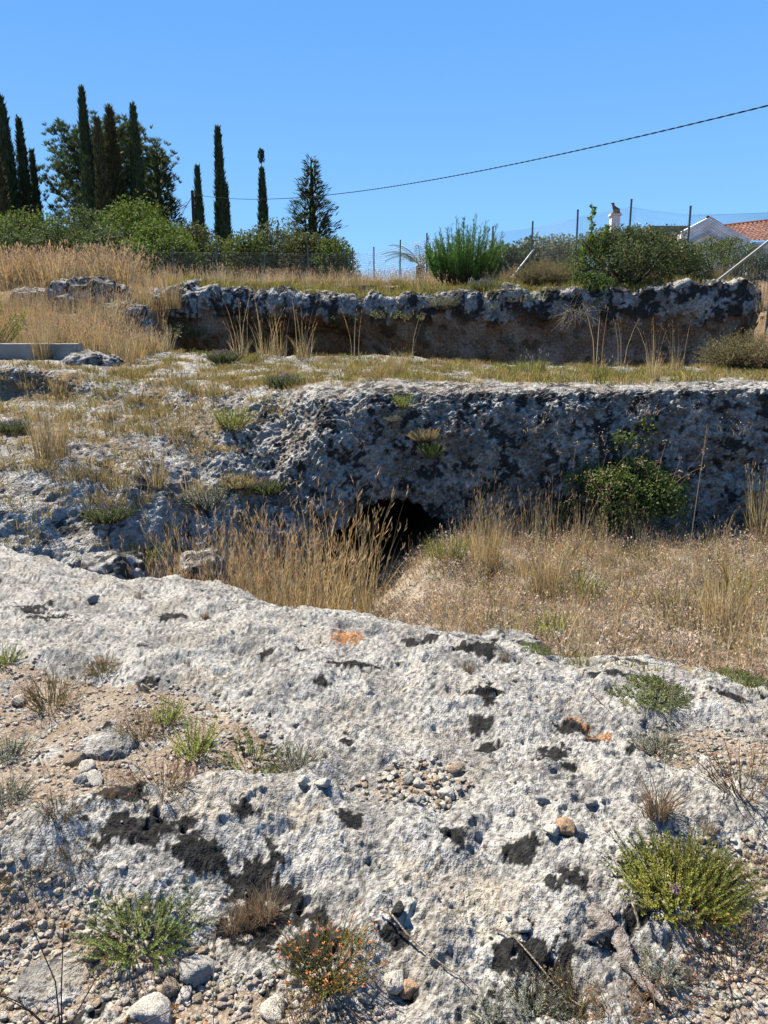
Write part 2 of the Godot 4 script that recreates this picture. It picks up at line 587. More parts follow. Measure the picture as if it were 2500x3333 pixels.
# ten points each: foot, wall low, wall mid, wall high, lip, top front, top middle, top back, back edge, back foot
const MASSIF := [
	[-8.5, [[6.0, -0.5], [6.3, 0.15], [7.3, 0.5], [9.2, 0.75], [10.9, 0.85], [11.25, 1.25], [12.3, 1.32], [13.4, 1.45], [15.3, 1.3], [15.6, 0.6]]],
	[-5.2, [[5.9, -0.5], [6.2, 0.1], [7.3, 0.45], [9.2, 0.7], [10.8, 0.82], [11.1, 1.22], [12.2, 1.32], [13.4, 1.45], [15.3, 1.3], [15.6, 0.6]]],
	[-3.5, [[5.5, -0.8], [5.8, -0.05], [7.1, 0.36], [8.7, 0.58], [10.2, 0.78], [10.8, 1.02], [12.0, 1.18], [13.6, 1.28], [15.2, 1.28], [15.5, -0.8]]],
	[-2.7, [[6.0, -1.5], [6.3, -0.4], [7.6, 0.2], [8.8, 0.45], [9.9, 0.73], [10.5, 0.98], [11.9, 1.1], [13.8, 1.22], [15.2, 1.25], [15.5, -0.8]]],
	[-2.0, [[7.2, -1.7], [7.5, -0.85], [8.15, -0.15], [8.8, 0.25], [9.6, 0.66], [10.3, 0.98], [11.6, 1.08], [13.9, 1.2], [15.2, 1.23], [15.5, -0.8]]],
	[-1.35, [[7.8, -1.75], [8.1, -0.95], [8.5, -0.3], [9.0, 0.2], [9.5, 0.65], [9.95, 0.99], [11.4, 1.1], [14.0, 1.2], [15.2, 1.2], [15.5, -0.8]]],
	[-0.62, [[8.4, -1.8], [8.5, -0.9], [8.45, -0.15], [8.6, 0.45], [8.85, 0.82], [9.3, 1.05], [11.4, 1.13], [14.0, 1.22], [15.2, 1.22], [15.5, -0.8]]],
	[0.1, [[9.3, -1.8], [9.2, -0.9], [8.95, -0.1], [9.0, 0.5], [9.1, 0.88], [9.45, 1.08], [11.4, 1.15], [14.0, 1.22], [15.2, 1.22], [15.5, -0.8]]],
	[2.2, [[9.2, -1.6], [9.05, -0.8], [8.95, -0.1], [8.95, 0.5], [9.1, 0.9], [9.4, 1.07], [11.4, 1.09], [13.6, 1.1], [14.6, 1.08], [14.9, -0.8]]],
	[4.6, [[9.1, -1.6], [9.0, -0.8], [9.0, -0.1], [9.0, 0.5], [9.05, 0.95], [9.3, 1.12], [11.4, 1.1], [13.4, 1.06], [14.4, 1.04], [14.7, -0.8]]],
	[9.0, [[9.1, -1.6], [9.0, -0.8], [9.0, -0.1], [9.0, 0.5], [9.05, 0.95], [9.3, 1.15], [11.4, 1.14], [13.4, 1.15], [14.4, 1.2], [14.7, 0.4]]],
]
# the quarry wall at the back
const BACK := [
	[-5.6, [[17.6, 0.4], [17.7, 0.9], [17.8, 1.4], [17.9, 1.9], [18.0, 2.3], [18.4, 2.6], [18.9, 2.72], [20.0, 2.6]]],
	[-4.4, [[18.6, -1.2], [18.8, -0.2], [18.7, 0.9], [18.2, 1.7], [18.1, 2.4], [18.2, 2.82], [18.9, 2.9], [21.3, 2.9]]],
	[-3.0, [[20.4, -1.2], [20.6, -0.2], [20.6, 0.9], [19.6, 1.75], [18.5, 2.2], [18.5, 2.72], [18.95, 2.8], [21.3, 2.85]]],
	[-1.5, [[20.4, -1.2], [20.6, -0.2], [20.4, 0.9], [19.6, 1.75], [18.55, 2.12], [18.5, 2.58], [18.95, 2.68], [21.3, 2.85]]],
	[0.5, [[19.4, -1.2], [19.3, -0.2], [19.1, 0.9], [18.9, 1.6], [18.65, 2.1], [18.6, 2.54], [19.0, 2.63], [21.3, 2.85]]],
	[3.0, [[19.1, -1.2], [19.0, -0.2], [18.95, 0.9], [18.9, 1.6], [18.7, 2.15], [18.68, 2.62], [19.0, 2.85], [21.3, 3.0]]],
	[6.0, [[19.0, -1.2], [18.8, -0.2], [18.7, 0.9], [18.65, 1.7], [18.55, 2.2], [18.45, 2.68], [18.7, 2.85], [21.3, 3.0]]],
	[8.3, [[19.1, -1.2], [18.8, -0.1], [18.5, 0.9], [18.4, 1.7], [18.25, 2.25], [18.2, 2.76], [18.4, 2.95], [21.3, 3.0]]],
	[8.75, [[19.6, -1.2], [19.3, -0.1], [19.0, 0.9], [18.8, 1.7], [18.6, 2.1], [18.6, 2.5], [18.8, 2.85], [21.3, 3.0]]],
	[9.3, [[21.5, -1.0], [21.3, 0.0], [21.1, 0.9], [20.9, 1.5], [20.8, 1.9], [20.8, 2.2], [20.9, 2.4], [21.6, 2.4]]],
]
var massif: Sheet
var back_wall: Sheet
const MX0 := -7.0
const MDX := 0.0185

func build_massif() -> void:
	var nx := 760
	var nz := 330
	massif = Sheet.new(nx, nz)
	var s := massif
	var low := noise(1.6, 3, 31)
	var knob := noise(7.0, 3, 32)
	var hole := cells(10.0, 33)
	var fine := noise(15.0, 4, 34)
	var blot := noise(2.6, 5, 35)
	var blot2 := noise(9.0, 3, 36)
	for i in nx:
		var x := MX0 + MDX * i
		var pr := profile_at(x + 0.05 * low.get_noise_1d(x * 2.0), MASSIF)
		for j in nz:
			# more rows on the wall than on the top
			var v := float(j) / (nz - 1)
			var t := 0.56 * v / 0.72 if v < 0.72 else 0.56 + 0.44 * (v - 0.72) / 0.28
			var q2 := curve_at(pr, t)
			s.p[j * nx + i] = Vector3(x, q2.y, -q2.x)
	var nor := s.normals()
	var row := func(j: int) -> Array:
		var pv := PackedVector3Array()
		var cv := PackedColorArray()
		for i in nx:
			var at := j * nx + i
			var q := s.p[at]
			var n := nor[at]
			var up := smoothstep(0.45, 0.9, n.y)
			var f := 0.14 * low.get_noise_3dv(q) + 0.10 * (0.25 - absf(knob.get_noise_3dv(q))) - 0.05 * maxf(0.0, 0.4 + hole.get_noise_3dv(q)) + 0.05 * fine.get_noise_3dv(q)
			f *= lerpf(1.0, 0.48, up) * lerpf(1.0, 0.68, smoothstep(-0.6, 0.6, q.x))
			if q.y > 0.9 and up > 0.5: f *= 0.75
			# a low arched hollow under the wall
			var ax := (q.x - 0.06) / 0.74
			var arch := -0.24 - 0.42 * ax * ax + 0.06 * low.get_noise_2d(q.x * 4.0, 3.0)
			var deep := smoothstep(0.0, 0.12, arch - q.y) * smoothstep(1.25, 1.0, absf(ax)) * (1.0 if q.z > -10.0 else 0.0)
			var w := n * f
			w.x *= 0.35
			pv.append(q + w + Vector3(0, 0, -3.6 * deep))
			# colour
			var b := blot.get_noise_3dv(q)
			var sp := fine.get_noise_3dv(q * 0.8)
			var c := stone_tone(q, n_tone.get_noise_3dv(q) - 0.25 * smoothstep(-0.7, -1.7, q.x), blot2.get_noise_3dv(q))  # paler tone towards the left slope paints in its sunlit brightness
			c = c.lerp(Color(0.2, 0.16, 0.12), 0.7 * smoothstep(0.05, 0.35, knob.get_noise_3dv(q * 0.3 + Vector3(7, 0, 3))))
			# black crust, in blots: much of it on the upright face
			var k := b + 0.6 * blot2.get_noise_3dv(q) - 0.13 - 0.2 * smoothstep(-0.7, -1.5, q.x) - 0.15 * smoothstep(9.5, 10.2, -q.z)
			c = c.lerp(Color(0.03, 0.03, 0.031), 0.9 * smoothstep(0.0, 0.06, k))
			if sp > 0.3: c = c.lerp(Color(0.07, 0.07, 0.07), 0.7)
			elif sp < -0.34: c = c.lerp(Color(0.5, 0.49, 0.45), 0.6)
			# thin soil and litter on the level top
			var so := n_tone.get_noise_2d(q.x * 0.45 + 3.0, q.z * 0.3) + 0.25 * blot2.get_noise_3dv(q)
			c = c.lerp(Color(0.3, 0.24, 0.165), 0.85 * smoothstep(-0.06, 0.12, so) * smoothstep(9.7, 10.3, -q.z + 1.6 * smoothstep(-1.0, -3.0, q.x)))
			cv.append(c)
		return [pv, cv]
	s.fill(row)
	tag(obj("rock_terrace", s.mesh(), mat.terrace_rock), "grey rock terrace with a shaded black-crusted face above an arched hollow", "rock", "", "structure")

func build_back_wall() -> void:
	var nx := 560
	var nz := 150
	back_wall = Sheet.new(nx, nz)
	var s := back_wall
	var low := noise(0.9, 3, 51)
	var knob := noise(4.0, 3, 52)
	var hole := cells(6.0, 53)
	var fine := noise(14.0, 2, 54)
	var blot := noise(1.7, 4, 55)
	for i in nx:
		var x := lerpf(-5.6, 9.3, float(i) / (nx - 1))
		var pr := profile_at(x, BACK)
		for j in nz:
			var q2 := curve_at(pr, float(j) / (nz - 1))
			s.p[j * nx + i] = Vector3(x, q2.y + smoothstep(1.6, 2.4, q2.y) * (0.16 * low.get_noise_1d(x * 0.9) + 0.1 * low.get_noise_1d(x * 3.1 + 40.0)), -q2.x)
	var nor := s.normals()
	var row := func(j: int) -> Array:
		var pv := PackedVector3Array()
		var cv := PackedColorArray()
		for i in nx:
			var at := j * nx + i
			var q := s.p[at]
			var n := nor[at]
			var f := 0.2 * low.get_noise_3dv(q) + 0.12 * (0.25 - absf(knob.get_noise_3dv(q))) - 0.08 * maxf(0.0, 0.4 + hole.get_noise_3dv(q)) + 0.03 * fine.get_noise_3dv(q)
			var line := lerpf(2.22, 2.12, smoothstep(-2.0, 4.0, q.x)) + 0.3 * low.get_noise_1d(q.x * 2.0) + 0.25 * knob.get_noise_3dv(q)
			# the hard cap rock is rougher than the soft face below it
			var cap := smoothstep(line - 0.1, line + 0.1, q.y)
			f *= lerpf(0.5, 0.62, cap)
			f += 0.12 * cap * smoothstep(2.9, 2.0, q.y)
			pv.append(q + n * f)
			var up := smoothstep(0.5, 0.9, n.y)
			var b := blot.get_noise_3dv(q) + 0.3 * knob.get_noise_3dv(q)
			var grey := stone_tone(q, n_tone.get_noise_3dv(q * 0.7), knob.get_noise_3dv(q * 1.7))
			grey = grey.lerp(Color(0.03, 0.03, 0.031), 0.92 * smoothstep(0.0, 0.08, b + 0.4 * fine.get_noise_3dv(q * 0.6) + 0.02))
			var earth := Color(0.25, 0.185, 0.13).lerp(Color(0.37, 0.325, 0.265), smoothstep(-0.2, 0.3, low.get_noise_3dv(q * 1.4 + Vector3(5, 2, 0))))
			earth = earth.lerp(Color(0.27, 0.15, 0.065), 0.7 * smoothstep(0.12, 0.4, low.get_noise_3dv(q * 0.8 + Vector3(0, 9, 0))))
			earth = earth.lerp(Color(0.34, 0.32, 0.29), 0.6 * smoothstep(0.28, 0.4, fine.get_noise_3dv(q)))
			earth = earth.lerp(Color(0.05, 0.045, 0.04), 0.6 * smoothstep(0.12, 0.3, b))
			cv.append(earth.lerp(grey, cap))
		return [pv, cv]
	s.fill(row)
	tag(obj("quarry_wall", s.mesh(), mat.far_rock), "long shaded quarry wall of brown earthy rock under a dark crust", "rock", "", "structure")

# ---- everything behind: hillside on the left, the second pit, the field on top and the land beyond
func field_y(x: float, d: float) -> float:
	var y := lerpf(2.72, 3.15, smoothstep(18.5, 23.0, d)) + lerpf(0.0, 0.22, smoothstep(22.0, 32.0, d))
	y += 0.1 * n_big.get_noise_2d(x, d) + 0.04 * n_roll.get_noise_2d(x, d)
	# left: slope up to the field
	var left := smoothstep(-4.2, -5.2, x)
	var hill := poly(d, [[11.0, 0.5], [12.6, 1.22], [15.0, 1.85], [17.0, 2.3], [19.5, 2.9], [21.0, 3.1]])
	hill += 0.12 * n_roll.get_noise_2d(x, d)
	var right := smoothstep(7.7, 8.5, x) if d < 18.2 else smoothstep(8.6, 9.6, x)
	var bank := poly(d, [[10.0, 0.4], [13.0, 1.1], [15.0, 1.6], [17.0, 2.1], [18.3, 2.35], [20.0, 2.9], [21.0, 3.2]])
	if d < 21.0:
		var pit := -1.1
		if d > 19.3: pit = y if d > 21.0 else -1.1
		var m := pit
		m = lerpf(m, minf(hill, y), left)
		m = lerpf(m, bank, right)
		y = m
	y -= 0.9 * smoothstep(60.0, 120.0, d)
	return y

func build_field() -> void:
	var nx := 270
	var nz := 220
	var s := Sheet.new(nx, nz)
	var row := func(j: int) -> Array:
		var pv := PackedVector3Array()
		var cv := PackedColorArray()
		var v := float(j) / (nz - 1)
		var d := 11.0 + 24.0 * v / 0.85 if v < 0.85 else 35.0 * pow(900.0 / 35.0, (v - 0.85) / 0.15)
		var half := 0.75 * d + 4.0
		for i in nx:
			var x := (2.0 * i / (nx - 1) - 1.0) * half
			var y := field_y(x, d)
			if d > 60.0: y = minf(y, 3.2)
			pv.append(Vector3(x, y + 0.02 * n_lump.get_noise_2d(x, d), -d))
			var c := Color(0.25, 0.175, 0.115).lerp(Color(0.34, 0.25, 0.165), smoothstep(-0.3, 0.4, n_tone.get_noise_2d(x * 0.4, d * 0.4)))
			cv.append(c.lerp(Color(0.12, 0.13, 0.06), smoothstep(50.0, 90.0, d) * 0.8))
		return [pv, cv]
	s.fill(row)
	tag(obj("field", s.mesh(), mat.soil), "dry earth field above the quarry running up to the trees", "ground", "", "structure")
	# the ground under and behind the viewer
	s = Sheet.new(60, 60)
	for j in 60:
		for i in 60:
			var x := lerpf(-60.0, 60.0, i / 59.0)
			var d := lerpf(-60.0, 1.32, pow(j / 59.0, 0.5))
			s.p[j * 60 + i] = Vector3(x, -0.16 + 0.1 * n_big.get_noise_2d(x, d), -d)
			s.c[j * 60 + i] = Color(0.36, 0.31, 0.25)
	tag(obj("ground", s.mesh(), mat.soil), "stony ground behind the foreground slab", "ground", "", "structure")

func massif_y(x: float, d: float) -> float:
	return massif.top(x, -d, MX0, MDX) if d > 5.5 and d < 15.6 else -99.0

func ground(x: float, d: float) -> float:
	var y := -99.0
	if d < 6.8: y = maxf(slab_y(x, d), soil_y(x, d) if d < 4.3 else -9.0)
	if d > 3.0 and d < 10.0: y = maxf(y, floor_y(x, d))
	if d > 5.5 and d < 15.6: y = maxf(y, massif_y(x, d))
	if d > 17.0 and d < 21.3:
		y = maxf(y, back_wall.top(x, -d, -5.6, 14.9 / 559.0))
	if d > 11.0: y = maxf(y, field_y(x, d))
	return y

# ---------------------------------------------------------------- plants
func unit(spread := 1.0) -> Vector3:
	return Vector3(rf(-1, 1), rf(-1, 1), rf(-1, 1)).normalized() * spread

func flat(a: float) -> Vector3:
	return Vector3(cos(a), 0, sin(a))

func vary(c: Color, by: float) -> Color:
	var f := 1.0 + rf(-by, by)
	return Color(c.r * f * (1.0 + rf(-0.08, 0.08)), c.g * f, c.b * f * (1.0 + rf(-0.12, 0.12)))

const STRAW := Color(0.5, 0.415, 0.245)
const PALE_STRAW := Color(0.55, 0.46, 0.3)
const RUSSET := Color(0.38, 0.24, 0.14)
const PINKISH := Color(0.36, 0.24, 0.16)
const DRY_BROWN := Color(0.2, 0.135, 0.08)
const GRASS := Color(0.16, 0.17, 0.045)
const OLIVE_GRASS := Color(0.24, 0.21, 0.085)
const HERB := Color(0.17, 0.2, 0.045)
const LEAF := Color(0.085, 0.115, 0.035)
const SILVER := Color(0.24, 0.25, 0.2)
const PURPLE := Color(0.28, 0.13, 0.42)
const PINK := Color(0.5, 0.25, 0.42)
const RUST_CAP := Color(0.5, 0.18, 0.07)
const TWIG := Color(0.15, 0.115, 0.08)

func tuft_mesh(m: MB, count: int, r: float, h0: float, h1: float, lean: float, wide: float, c0: Color, c1: Color, at := Vector3.ZERO) -> void:
	for i in count:
		var a := rf(0, TAU)
		var o := flat(a) * r * sqrt(rng.randf())
		var l := flat(a + rf(-0.9, 0.9)) * lean * rf(0.2, 1.0)
		var tone := vary(c0.lerp(c1, rf(0.2, 1.0)), 0.25)
		m.blade(at + o, l, rf(h0, h1), wide * rf(0.7, 1.3), flat(rf(0, TAU)), tone, tone)

# a stalk with a loose ear of spikelets at its end
func stalk(m: MB, ears: MB, p: Vector3, lean: Vector3, h: float, wide: float, c: Color, ear: Color, ear_len: float) -> void:
	var tone := vary(c, 0.25)
	m.blade(p, lean, h, wide, flat(rf(0, TAU)), tone, tone)
	var top := p + Vector3(0, h * (1.0 - 0.18 * lean.length()), 0) + lean * h
	var dir := (Vector3.UP + lean * 1.6).normalized()
	for i in 4:
		var b := top - dir * ear_len * (0.2 * i - 0.2)
		var out := (dir + flat(rf(0, TAU)) * 0.35).normalized()
		ears.leaf(b, out, flat(rf(0, TAU)), ear_len * rf(0.4, 0.6), wide * 1.5, vary(ear, 0.25))

func stalks(m: MB, ears: MB, count: int, r: float, h0: float, h1: float, lean: float, wide: float, c: Color, ear: Color, ear_len: float, drift := Vector3.ZERO) -> void:
	for i in count:
		var a := rf(0, TAU)
		stalk(m, ears, flat(a) * r * sqrt(rng.randf()), flat(a + rf(-0.8, 0.8)) * lean * rf(0.2, 1.0) + drift, rf(h0, h1), wide, c, ear, ear_len)

func curved(p: Vector3, dir: Vector3, length: float, bend: Vector3, n: int) -> PackedVector3Array:
	var out := PackedVector3Array([p])
	var d := dir
	for i in n:
		d = (d + bend / n).normalized()
		p += d * length / n
		out.append(p)
	return out

func taper(r0: float, r1: float, n: int) -> PackedFloat32Array:
	var out := PackedFloat32Array()
	for i in n: out.append(lerpf(r0, r1, float(i) / (n - 1)))
	return out

# short leafy stems rising from a cushion
func leafy_stems(stem: MB, leaf: MB, heads: MB, count: int, r: float, h: float, ll: float, lw: float, c: Color, head_share: float, head: Color, spread := 1.0) -> void:
	for i in count:
		var a := rf(0, TAU)
		var q := sqrt(rng.randf())
		var base := flat(a) * r * q * 0.55
		var dir := (Vector3.UP * (1.15 - 0.75 * q * spread) + flat(a + rf(-0.5, 0.5)) * q * spread).normalized()
		var length := h * rf(0.7, 1.15) * (1.0 + 0.25 * q)
		var pts := curved(base, dir, length, Vector3(0, 0.35, 0) + unit(0.35), 4)
		stem.tube(pts, taper(0.0016, 0.0008, 5), 3, vary(TWIG, 0.3).lerp(c, 0.35))
		var tone := vary(c, 0.3)
		var pairs := int(length / (ll * 0.75))
		for k in pairs:
			var t := lerpf(0.3, 1.0, float(k + 1) / pairs) * 4.0
			var s := mini(int(t), 3)
			var b := pts[s].lerp(pts[s + 1], t - s)
			var d := (pts[s + 1] - pts[s]).normalized()
			var w := d.cross(unit()).normalized()
			for sg in [-1.0, 1.0]:
				leaf.leaf(b, (w * sg + d * 0.7).normalized(), d.cross(w), ll * rf(0.7, 1.2), lw, vary(tone, 0.12))
		if rng.randf() < head_share:
			var top := pts[4]
			var d2 := (pts[4] - pts[3]).normalized()
			var hc := vary(head, 0.2)
			for k in 9:
				var b := top + d2 * ll * (0.28 * k)
				var w := d2.cross(unit()).normalized()
				heads.leaf(b, (d2 + w * 0.9 * (1.0 - k / 10.0)).normalized(), d2.cross(w), ll * 0.8, lw * 1.5 * (1.1 - k / 11.0), vary(hc, 0.15))

# branching wiry herb with little caps of seeds
func wiry(stem: MB, leaf: MB, caps: MB, count: int, r: float, h: float, c: Color, cap: Color, cap_size: float, leaves: int, cap_share: float) -> void:
	for i in count:
		var a := rf(0, TAU)
		var q := sqrt(rng.randf())
		var dir := (Vector3.UP * 0.9 + flat(a) * q * 1.5).normalized()
		var pts := curved(flat(a) * r * 0.4 * q, dir, h * rf(0.7, 1.2), Vector3(0, 0.5, 0) + unit(0.5), 4)
		stem.tube(pts, taper(0.0017, 0.0008, 5), 3, vary(c, 0.3).lerp(TWIG, 0.4), vary(c, 0.2))
		for k in leaves:
			var t := rf(0.25, 3.2)
			var b := pts[int(t)].lerp(pts[int(t) + 1], t - int(t))
			leaf.leaf(b, (unit() + Vector3(0, 0.6, 0)).normalized(), flat(rf(0, TAU)), rf(0.006, 0.011), 0.0035, vary(c, 0.3))
		for f in 3:
			var from: Vector3 = pts[2 + (f % 2)]
			var d := (dir + unit(0.8) + Vector3(0, 0.5, 0)).normalized()
			var tip := from + d * h * rf(0.18, 0.4)
			stem.stick(from, tip, 0.0009, 0.0006, 3, vary(c, 0.3).lerp(cap, 0.3))
			if rng.randf() < cap_share:
				for k in 4:
					caps.leaf(tip + unit(cap_size * 0.25), (flat(TAU * k / 4.0 + rf(0, 1)) + Vector3(0, rf(-0.2, 0.5), 0)).normalized(), unit(), cap_size * rf(0.7, 1.1), cap_size * 0.8, vary(cap, 0.3))

# a leaf cloud round several lobes; returns where the lobes are
func crown(leaf: MB, lobes: Array, count: int, ll: float, lw: float, c: Color, c_new: Color, inner := 0.25) -> void:
	var total := 0.0
	for l in lobes: total += l[1] * l[1]
	for l in lobes:
		var n := int(count * l[1] * l[1] / total)
		var tone := vary(c, 0.22)
		for i in n:
			var u := unit()
			if u.y < -0.5: u.y = -u.y
			var deep := rng.randf() < inner
			var rr: float = l[1] * (rf(0.3, 0.8) if deep else rf(0.82, 1.08))
			var p: Vector3 = l[0] + Vector3(u.x, u.y * l[2], u.z) * rr
			var dir := (u * 0.5 + unit(0.9) + Vector3(0, 0.25, 0)).normalized()
			var cc := vary(tone.lerp(c_new, rf(0.0, 0.45)), 0.22)
			leaf.leaf(p, dir, dir.cross(u + unit(0.7)).normalized(), ll * rf(0.7, 1.25), lw * rf(0.8, 1.2), cc)

func dome(rx: float, ry: float, n: int, lo: float, hi: float) -> Array:
	var out := []
	for i in n:
		var a := TAU * i / n * 2.4 + rf(-0.4, 0.4)
		var q := sqrt((i + 0.5) / n)
		var r := rf(lo, hi)
		out.append([Vector3(cos(a) * (rx - r * 0.6) * q, (ry - r) * sqrt(maxf(0.0, 1.0 - q * q * 0.85)) * rf(0.75, 1.0) + r * 0.3, sin(a) * (rx - r * 0.6) * q * 0.85), r, rf(0.75, 0.95)])
	var ring := int(n * 0.6)
	for i in ring:
		var a := TAU * i / ring + rf(-0.2, 0.2)
		var r := rf(lo, hi)
		out.append([Vector3(cos(a) * (rx - r * 0.7), r * rf(0.45, 0.9), sin(a) * (rx - r * 0.7) * 0.85), r, 0.9])
	return out

func limbs(stem: MB, lobes: Array, r0: float, base := Vector3.ZERO) -> void:
	for l in lobes:
		var p: Vector3 = l[0]
		var mid := base.lerp(p, 0.5) + Vector3(rf(-0.1, 0.1), -0.05, rf(-0.1, 0.1)) * p.length()
		stem.tube(PackedVector3Array([base, mid, p, p + (p - mid).normalized() * l[1] * 0.7]), taper(r0, r0 * 0.25, 4), 5, vary(TWIG, 0.2))

var kinds := {}

func kind_parts(kind: String, variant: int) -> Array:
	var key := kind + str(variant)
	if kinds.has(key): return kinds[key]
	var a := MB.new()
	var b := MB.new()
	var c := MB.new()
	var out := []
	match kind:
		"thyme":
			leafy_stems(a, b, c, 420, 0.17, 0.12, 0.009, 0.0042, Color(0.21, 0.215, 0.045), 0.3, Color(0.13, 0.16, 0.05))
			var f := MB.new()
			for i in 40:
				f.leaf(Vector3(-0.055, 0.1, 0.09) + unit(0.013), (unit() + Vector3.UP).normalized(), unit(), 0.007, 0.005, vary(PURPLE.lerp(PINK, 0.5), 0.2))
			out = [["stem", a, "bark"], ["foliage", b, "leaf"], ["bud_spike", c, "leaf"], ["flower", f, "petal"]]
		"thyme_loose":
			leafy_stems(a, b, c, 250, 0.22, 0.135, 0.01, 0.0046, Color(0.19, 0.23, 0.07), 0.3, Color(0.16, 0.2, 0.07), 1.2)
			out = [["stem", a, "bark"], ["foliage", b, "leaf"], ["bud_spike", c, "leaf"]]
		"thyme_pink":
			leafy_stems(a, b, c, 260, 0.16, 0.13, 0.011, 0.006, Color(0.11, 0.135, 0.05), 0.0, PINK)
			for i in 150:
				var an := rf(0, TAU)
				var q := sqrt(rng.randf())
				c.leaf(flat(an) * 0.16 * q + Vector3(0, 0.145 - 0.06 * q * q + rf(-0.02, 0.01), 0), (unit() + Vector3.UP).normalized(), unit(), 0.012, 0.009, vary(PURPLE.lerp(PINK, rf(0.1, 0.7)), 0.25))
			out = [["stem", a, "bark"], ["foliage", b, "leaf"], ["flower", c, "petal"]]
		"spurge":
			wiry(a, b, c, 95, 0.13, 0.15, Color(0.2, 0.2, 0.06), RUST_CAP, 0.008, 9, 0.36)
			out = [["stem", a, "straw"], ["foliage", b, "leaf"], ["seed_head", c, "petal"]]
		"spurge_red":
			wiry(a, b, c, 46, 0.16, 0.14, Color(0.22, 0.16, 0.08), Color(0.4, 0.16, 0.09), 0.0075, 5, 0.3)
			out = [["stem", a, "straw"], ["foliage", b, "leaf"], ["seed_head", c, "petal"]]
		"spurge_faded":
			wiry(a, b, c, 80, 0.2, 0.14, Color(0.24, 0.2, 0.09), Color(0.36, 0.2, 0.11), 0.008, 7, 0.25)
			out = [["stem", a, "straw"], ["foliage", b, "leaf"], ["seed_head", c, "petal"]]
		"herb":
			leafy_stems(a, b, c, 46, 0.07, 0.1, 0.012, 0.005, Color(0.23, 0.26, 0.06), 0.5, Color(0.26, 0.27, 0.08), 0.7)
			out = [["stem", a, "straw"], ["foliage", b, "leaf"], ["bud", c, "leaf"]]
		"herb_leafy":
			leafy_stems(a, b, c, 40, 0.13, 0.09, 0.016, 0.009, Color(0.16, 0.175, 0.08), 0.0, RUSSET, 1.2)
			for i in 5:
				var p := flat(rf(0, TAU)) * rf(0.03, 0.14) + Vector3(0, rf(0.06, 0.12), 0)
				a.stick(Vector3(p.x * 0.6, 0, p.z * 0.6), p, 0.0012, 0.0009, 3, TWIG)
				for k in 9: c.leaf(p, (unit() + Vector3.UP * 0.6).normalized(), unit(), 0.014, 0.007, vary(Color(0.22, 0.09, 0.04).lerp(STRAW, 0.3 * (i % 2)), 0.3))
			out = [["stem", a, "straw"], ["foliage", b, "leaf"], ["withered_flower", c, "petal"]]
		"silver":
			leafy_stems(a, b, c, 90, 0.08, 0.09, 0.012, 0.0028, SILVER.lerp(Color(0.16, 0.16, 0.12), 0.25 * variant), 0.0, SILVER)
			out = [["stem", a, "bark"], ["foliage", b, "leaf"]]
		"brown_cushion":
			leafy_stems(a, b, c, 170, 0.12, 0.13, 0.012, 0.006, Color(0.33, 0.26, 0.13), 0.4, Color(0.42, 0.34, 0.18))
			out = [["stem", a, "bark"], ["foliage", b, "leaf"], ["seed_head", c, "straw"]]
		"tussock":
			tuft_mesh(a, 190, 0.035, 0.06, 0.17, 0.9, 0.0028, Color(0.2, 0.15, 0.1), Color(0.36, 0.28, 0.19))
			tuft_mesh(b, 60, 0.05, 0.04, 0.1, 2.0, 0.003, Color(0.12, 0.095, 0.07), Color(0.2, 0.15, 0.11))
			out = [["blades", a, "straw"], ["dead_blades", b, "straw"]]
		"mat":
			leafy_stems(a, b, c, 420, 0.26, 0.05, 0.011, 0.005, Color(0.19, 0.215, 0.09), 0.0, HERB, 1.3)
			for i in 26:
				var p := Vector3(0.14 * rf(-1, 1) + 0.08, rf(0.04, 0.07), rf(-0.14, 0.0))
				c.leaf(p, (unit() + Vector3.UP).normalized(), unit(), 0.011, 0.009, vary(PURPLE.lerp(PINK, 0.3), 0.2))
			out = [["stem", a, "bark"], ["foliage", b, "leaf"], ["flower", c, "petal"]]
		"golden":
			tuft_mesh(a, 170, 0.16, 0.3, 0.62, 0.35, 0.0055, Color(0.26, 0.2, 0.07), STRAW)
			stalks(a, b, 45, 0.13, 0.5, 0.8, 0.25, 0.004, STRAW, PALE_STRAW, 0.05)
			tuft_mesh(c, 120, 0.2, 0.1, 0.25, 0.9, 0.005, DRY_BROWN, OLIVE_GRASS)
			out = [["blades", a, "straw"], ["seed_head", b, "straw"], ["base_leaves", c, "straw"]]
		"turf":
			tuft_mesh(a, 130, 0.13, 0.07, 0.17, 0.7, 0.0055, Color(0.17, 0.15, 0.05), OLIVE_GRASS.lerp(STRAW, 0.35))
			stalks(a, b, 14, 0.12, 0.18, 0.34, 0.3, 0.004, STRAW, PINKISH, 0.04)
			out = [["blades", a, "straw"], ["seed_head", b, "straw"]]
		"turf_green":
			tuft_mesh(a, 190, 0.13, 0.06, 0.17, 0.6, 0.005, Color(0.12, 0.14, 0.035), Color(0.24, 0.24, 0.07))
			stalks(a, b, 10, 0.12, 0.14, 0.24, 0.3, 0.004, OLIVE_GRASS, PALE_STRAW, 0.03)
			out = [["blades", a, "leaf"], ["seed_head", b, "straw"]]
		"reed":
			stalks(a, b, 17, 0.18, 0.5, 1.4, 0.36, 0.0085, STRAW, PINKISH, 0.09, Vector3(0.05, 0, 0))
			tuft_mesh(c, 60, 0.18, 0.15, 0.5, 0.5, 0.01, OLIVE_GRASS, STRAW)
			out = [["stalks", a, "straw"], ["seed_head", b, "straw"], ["base_leaves", c, "straw"]]
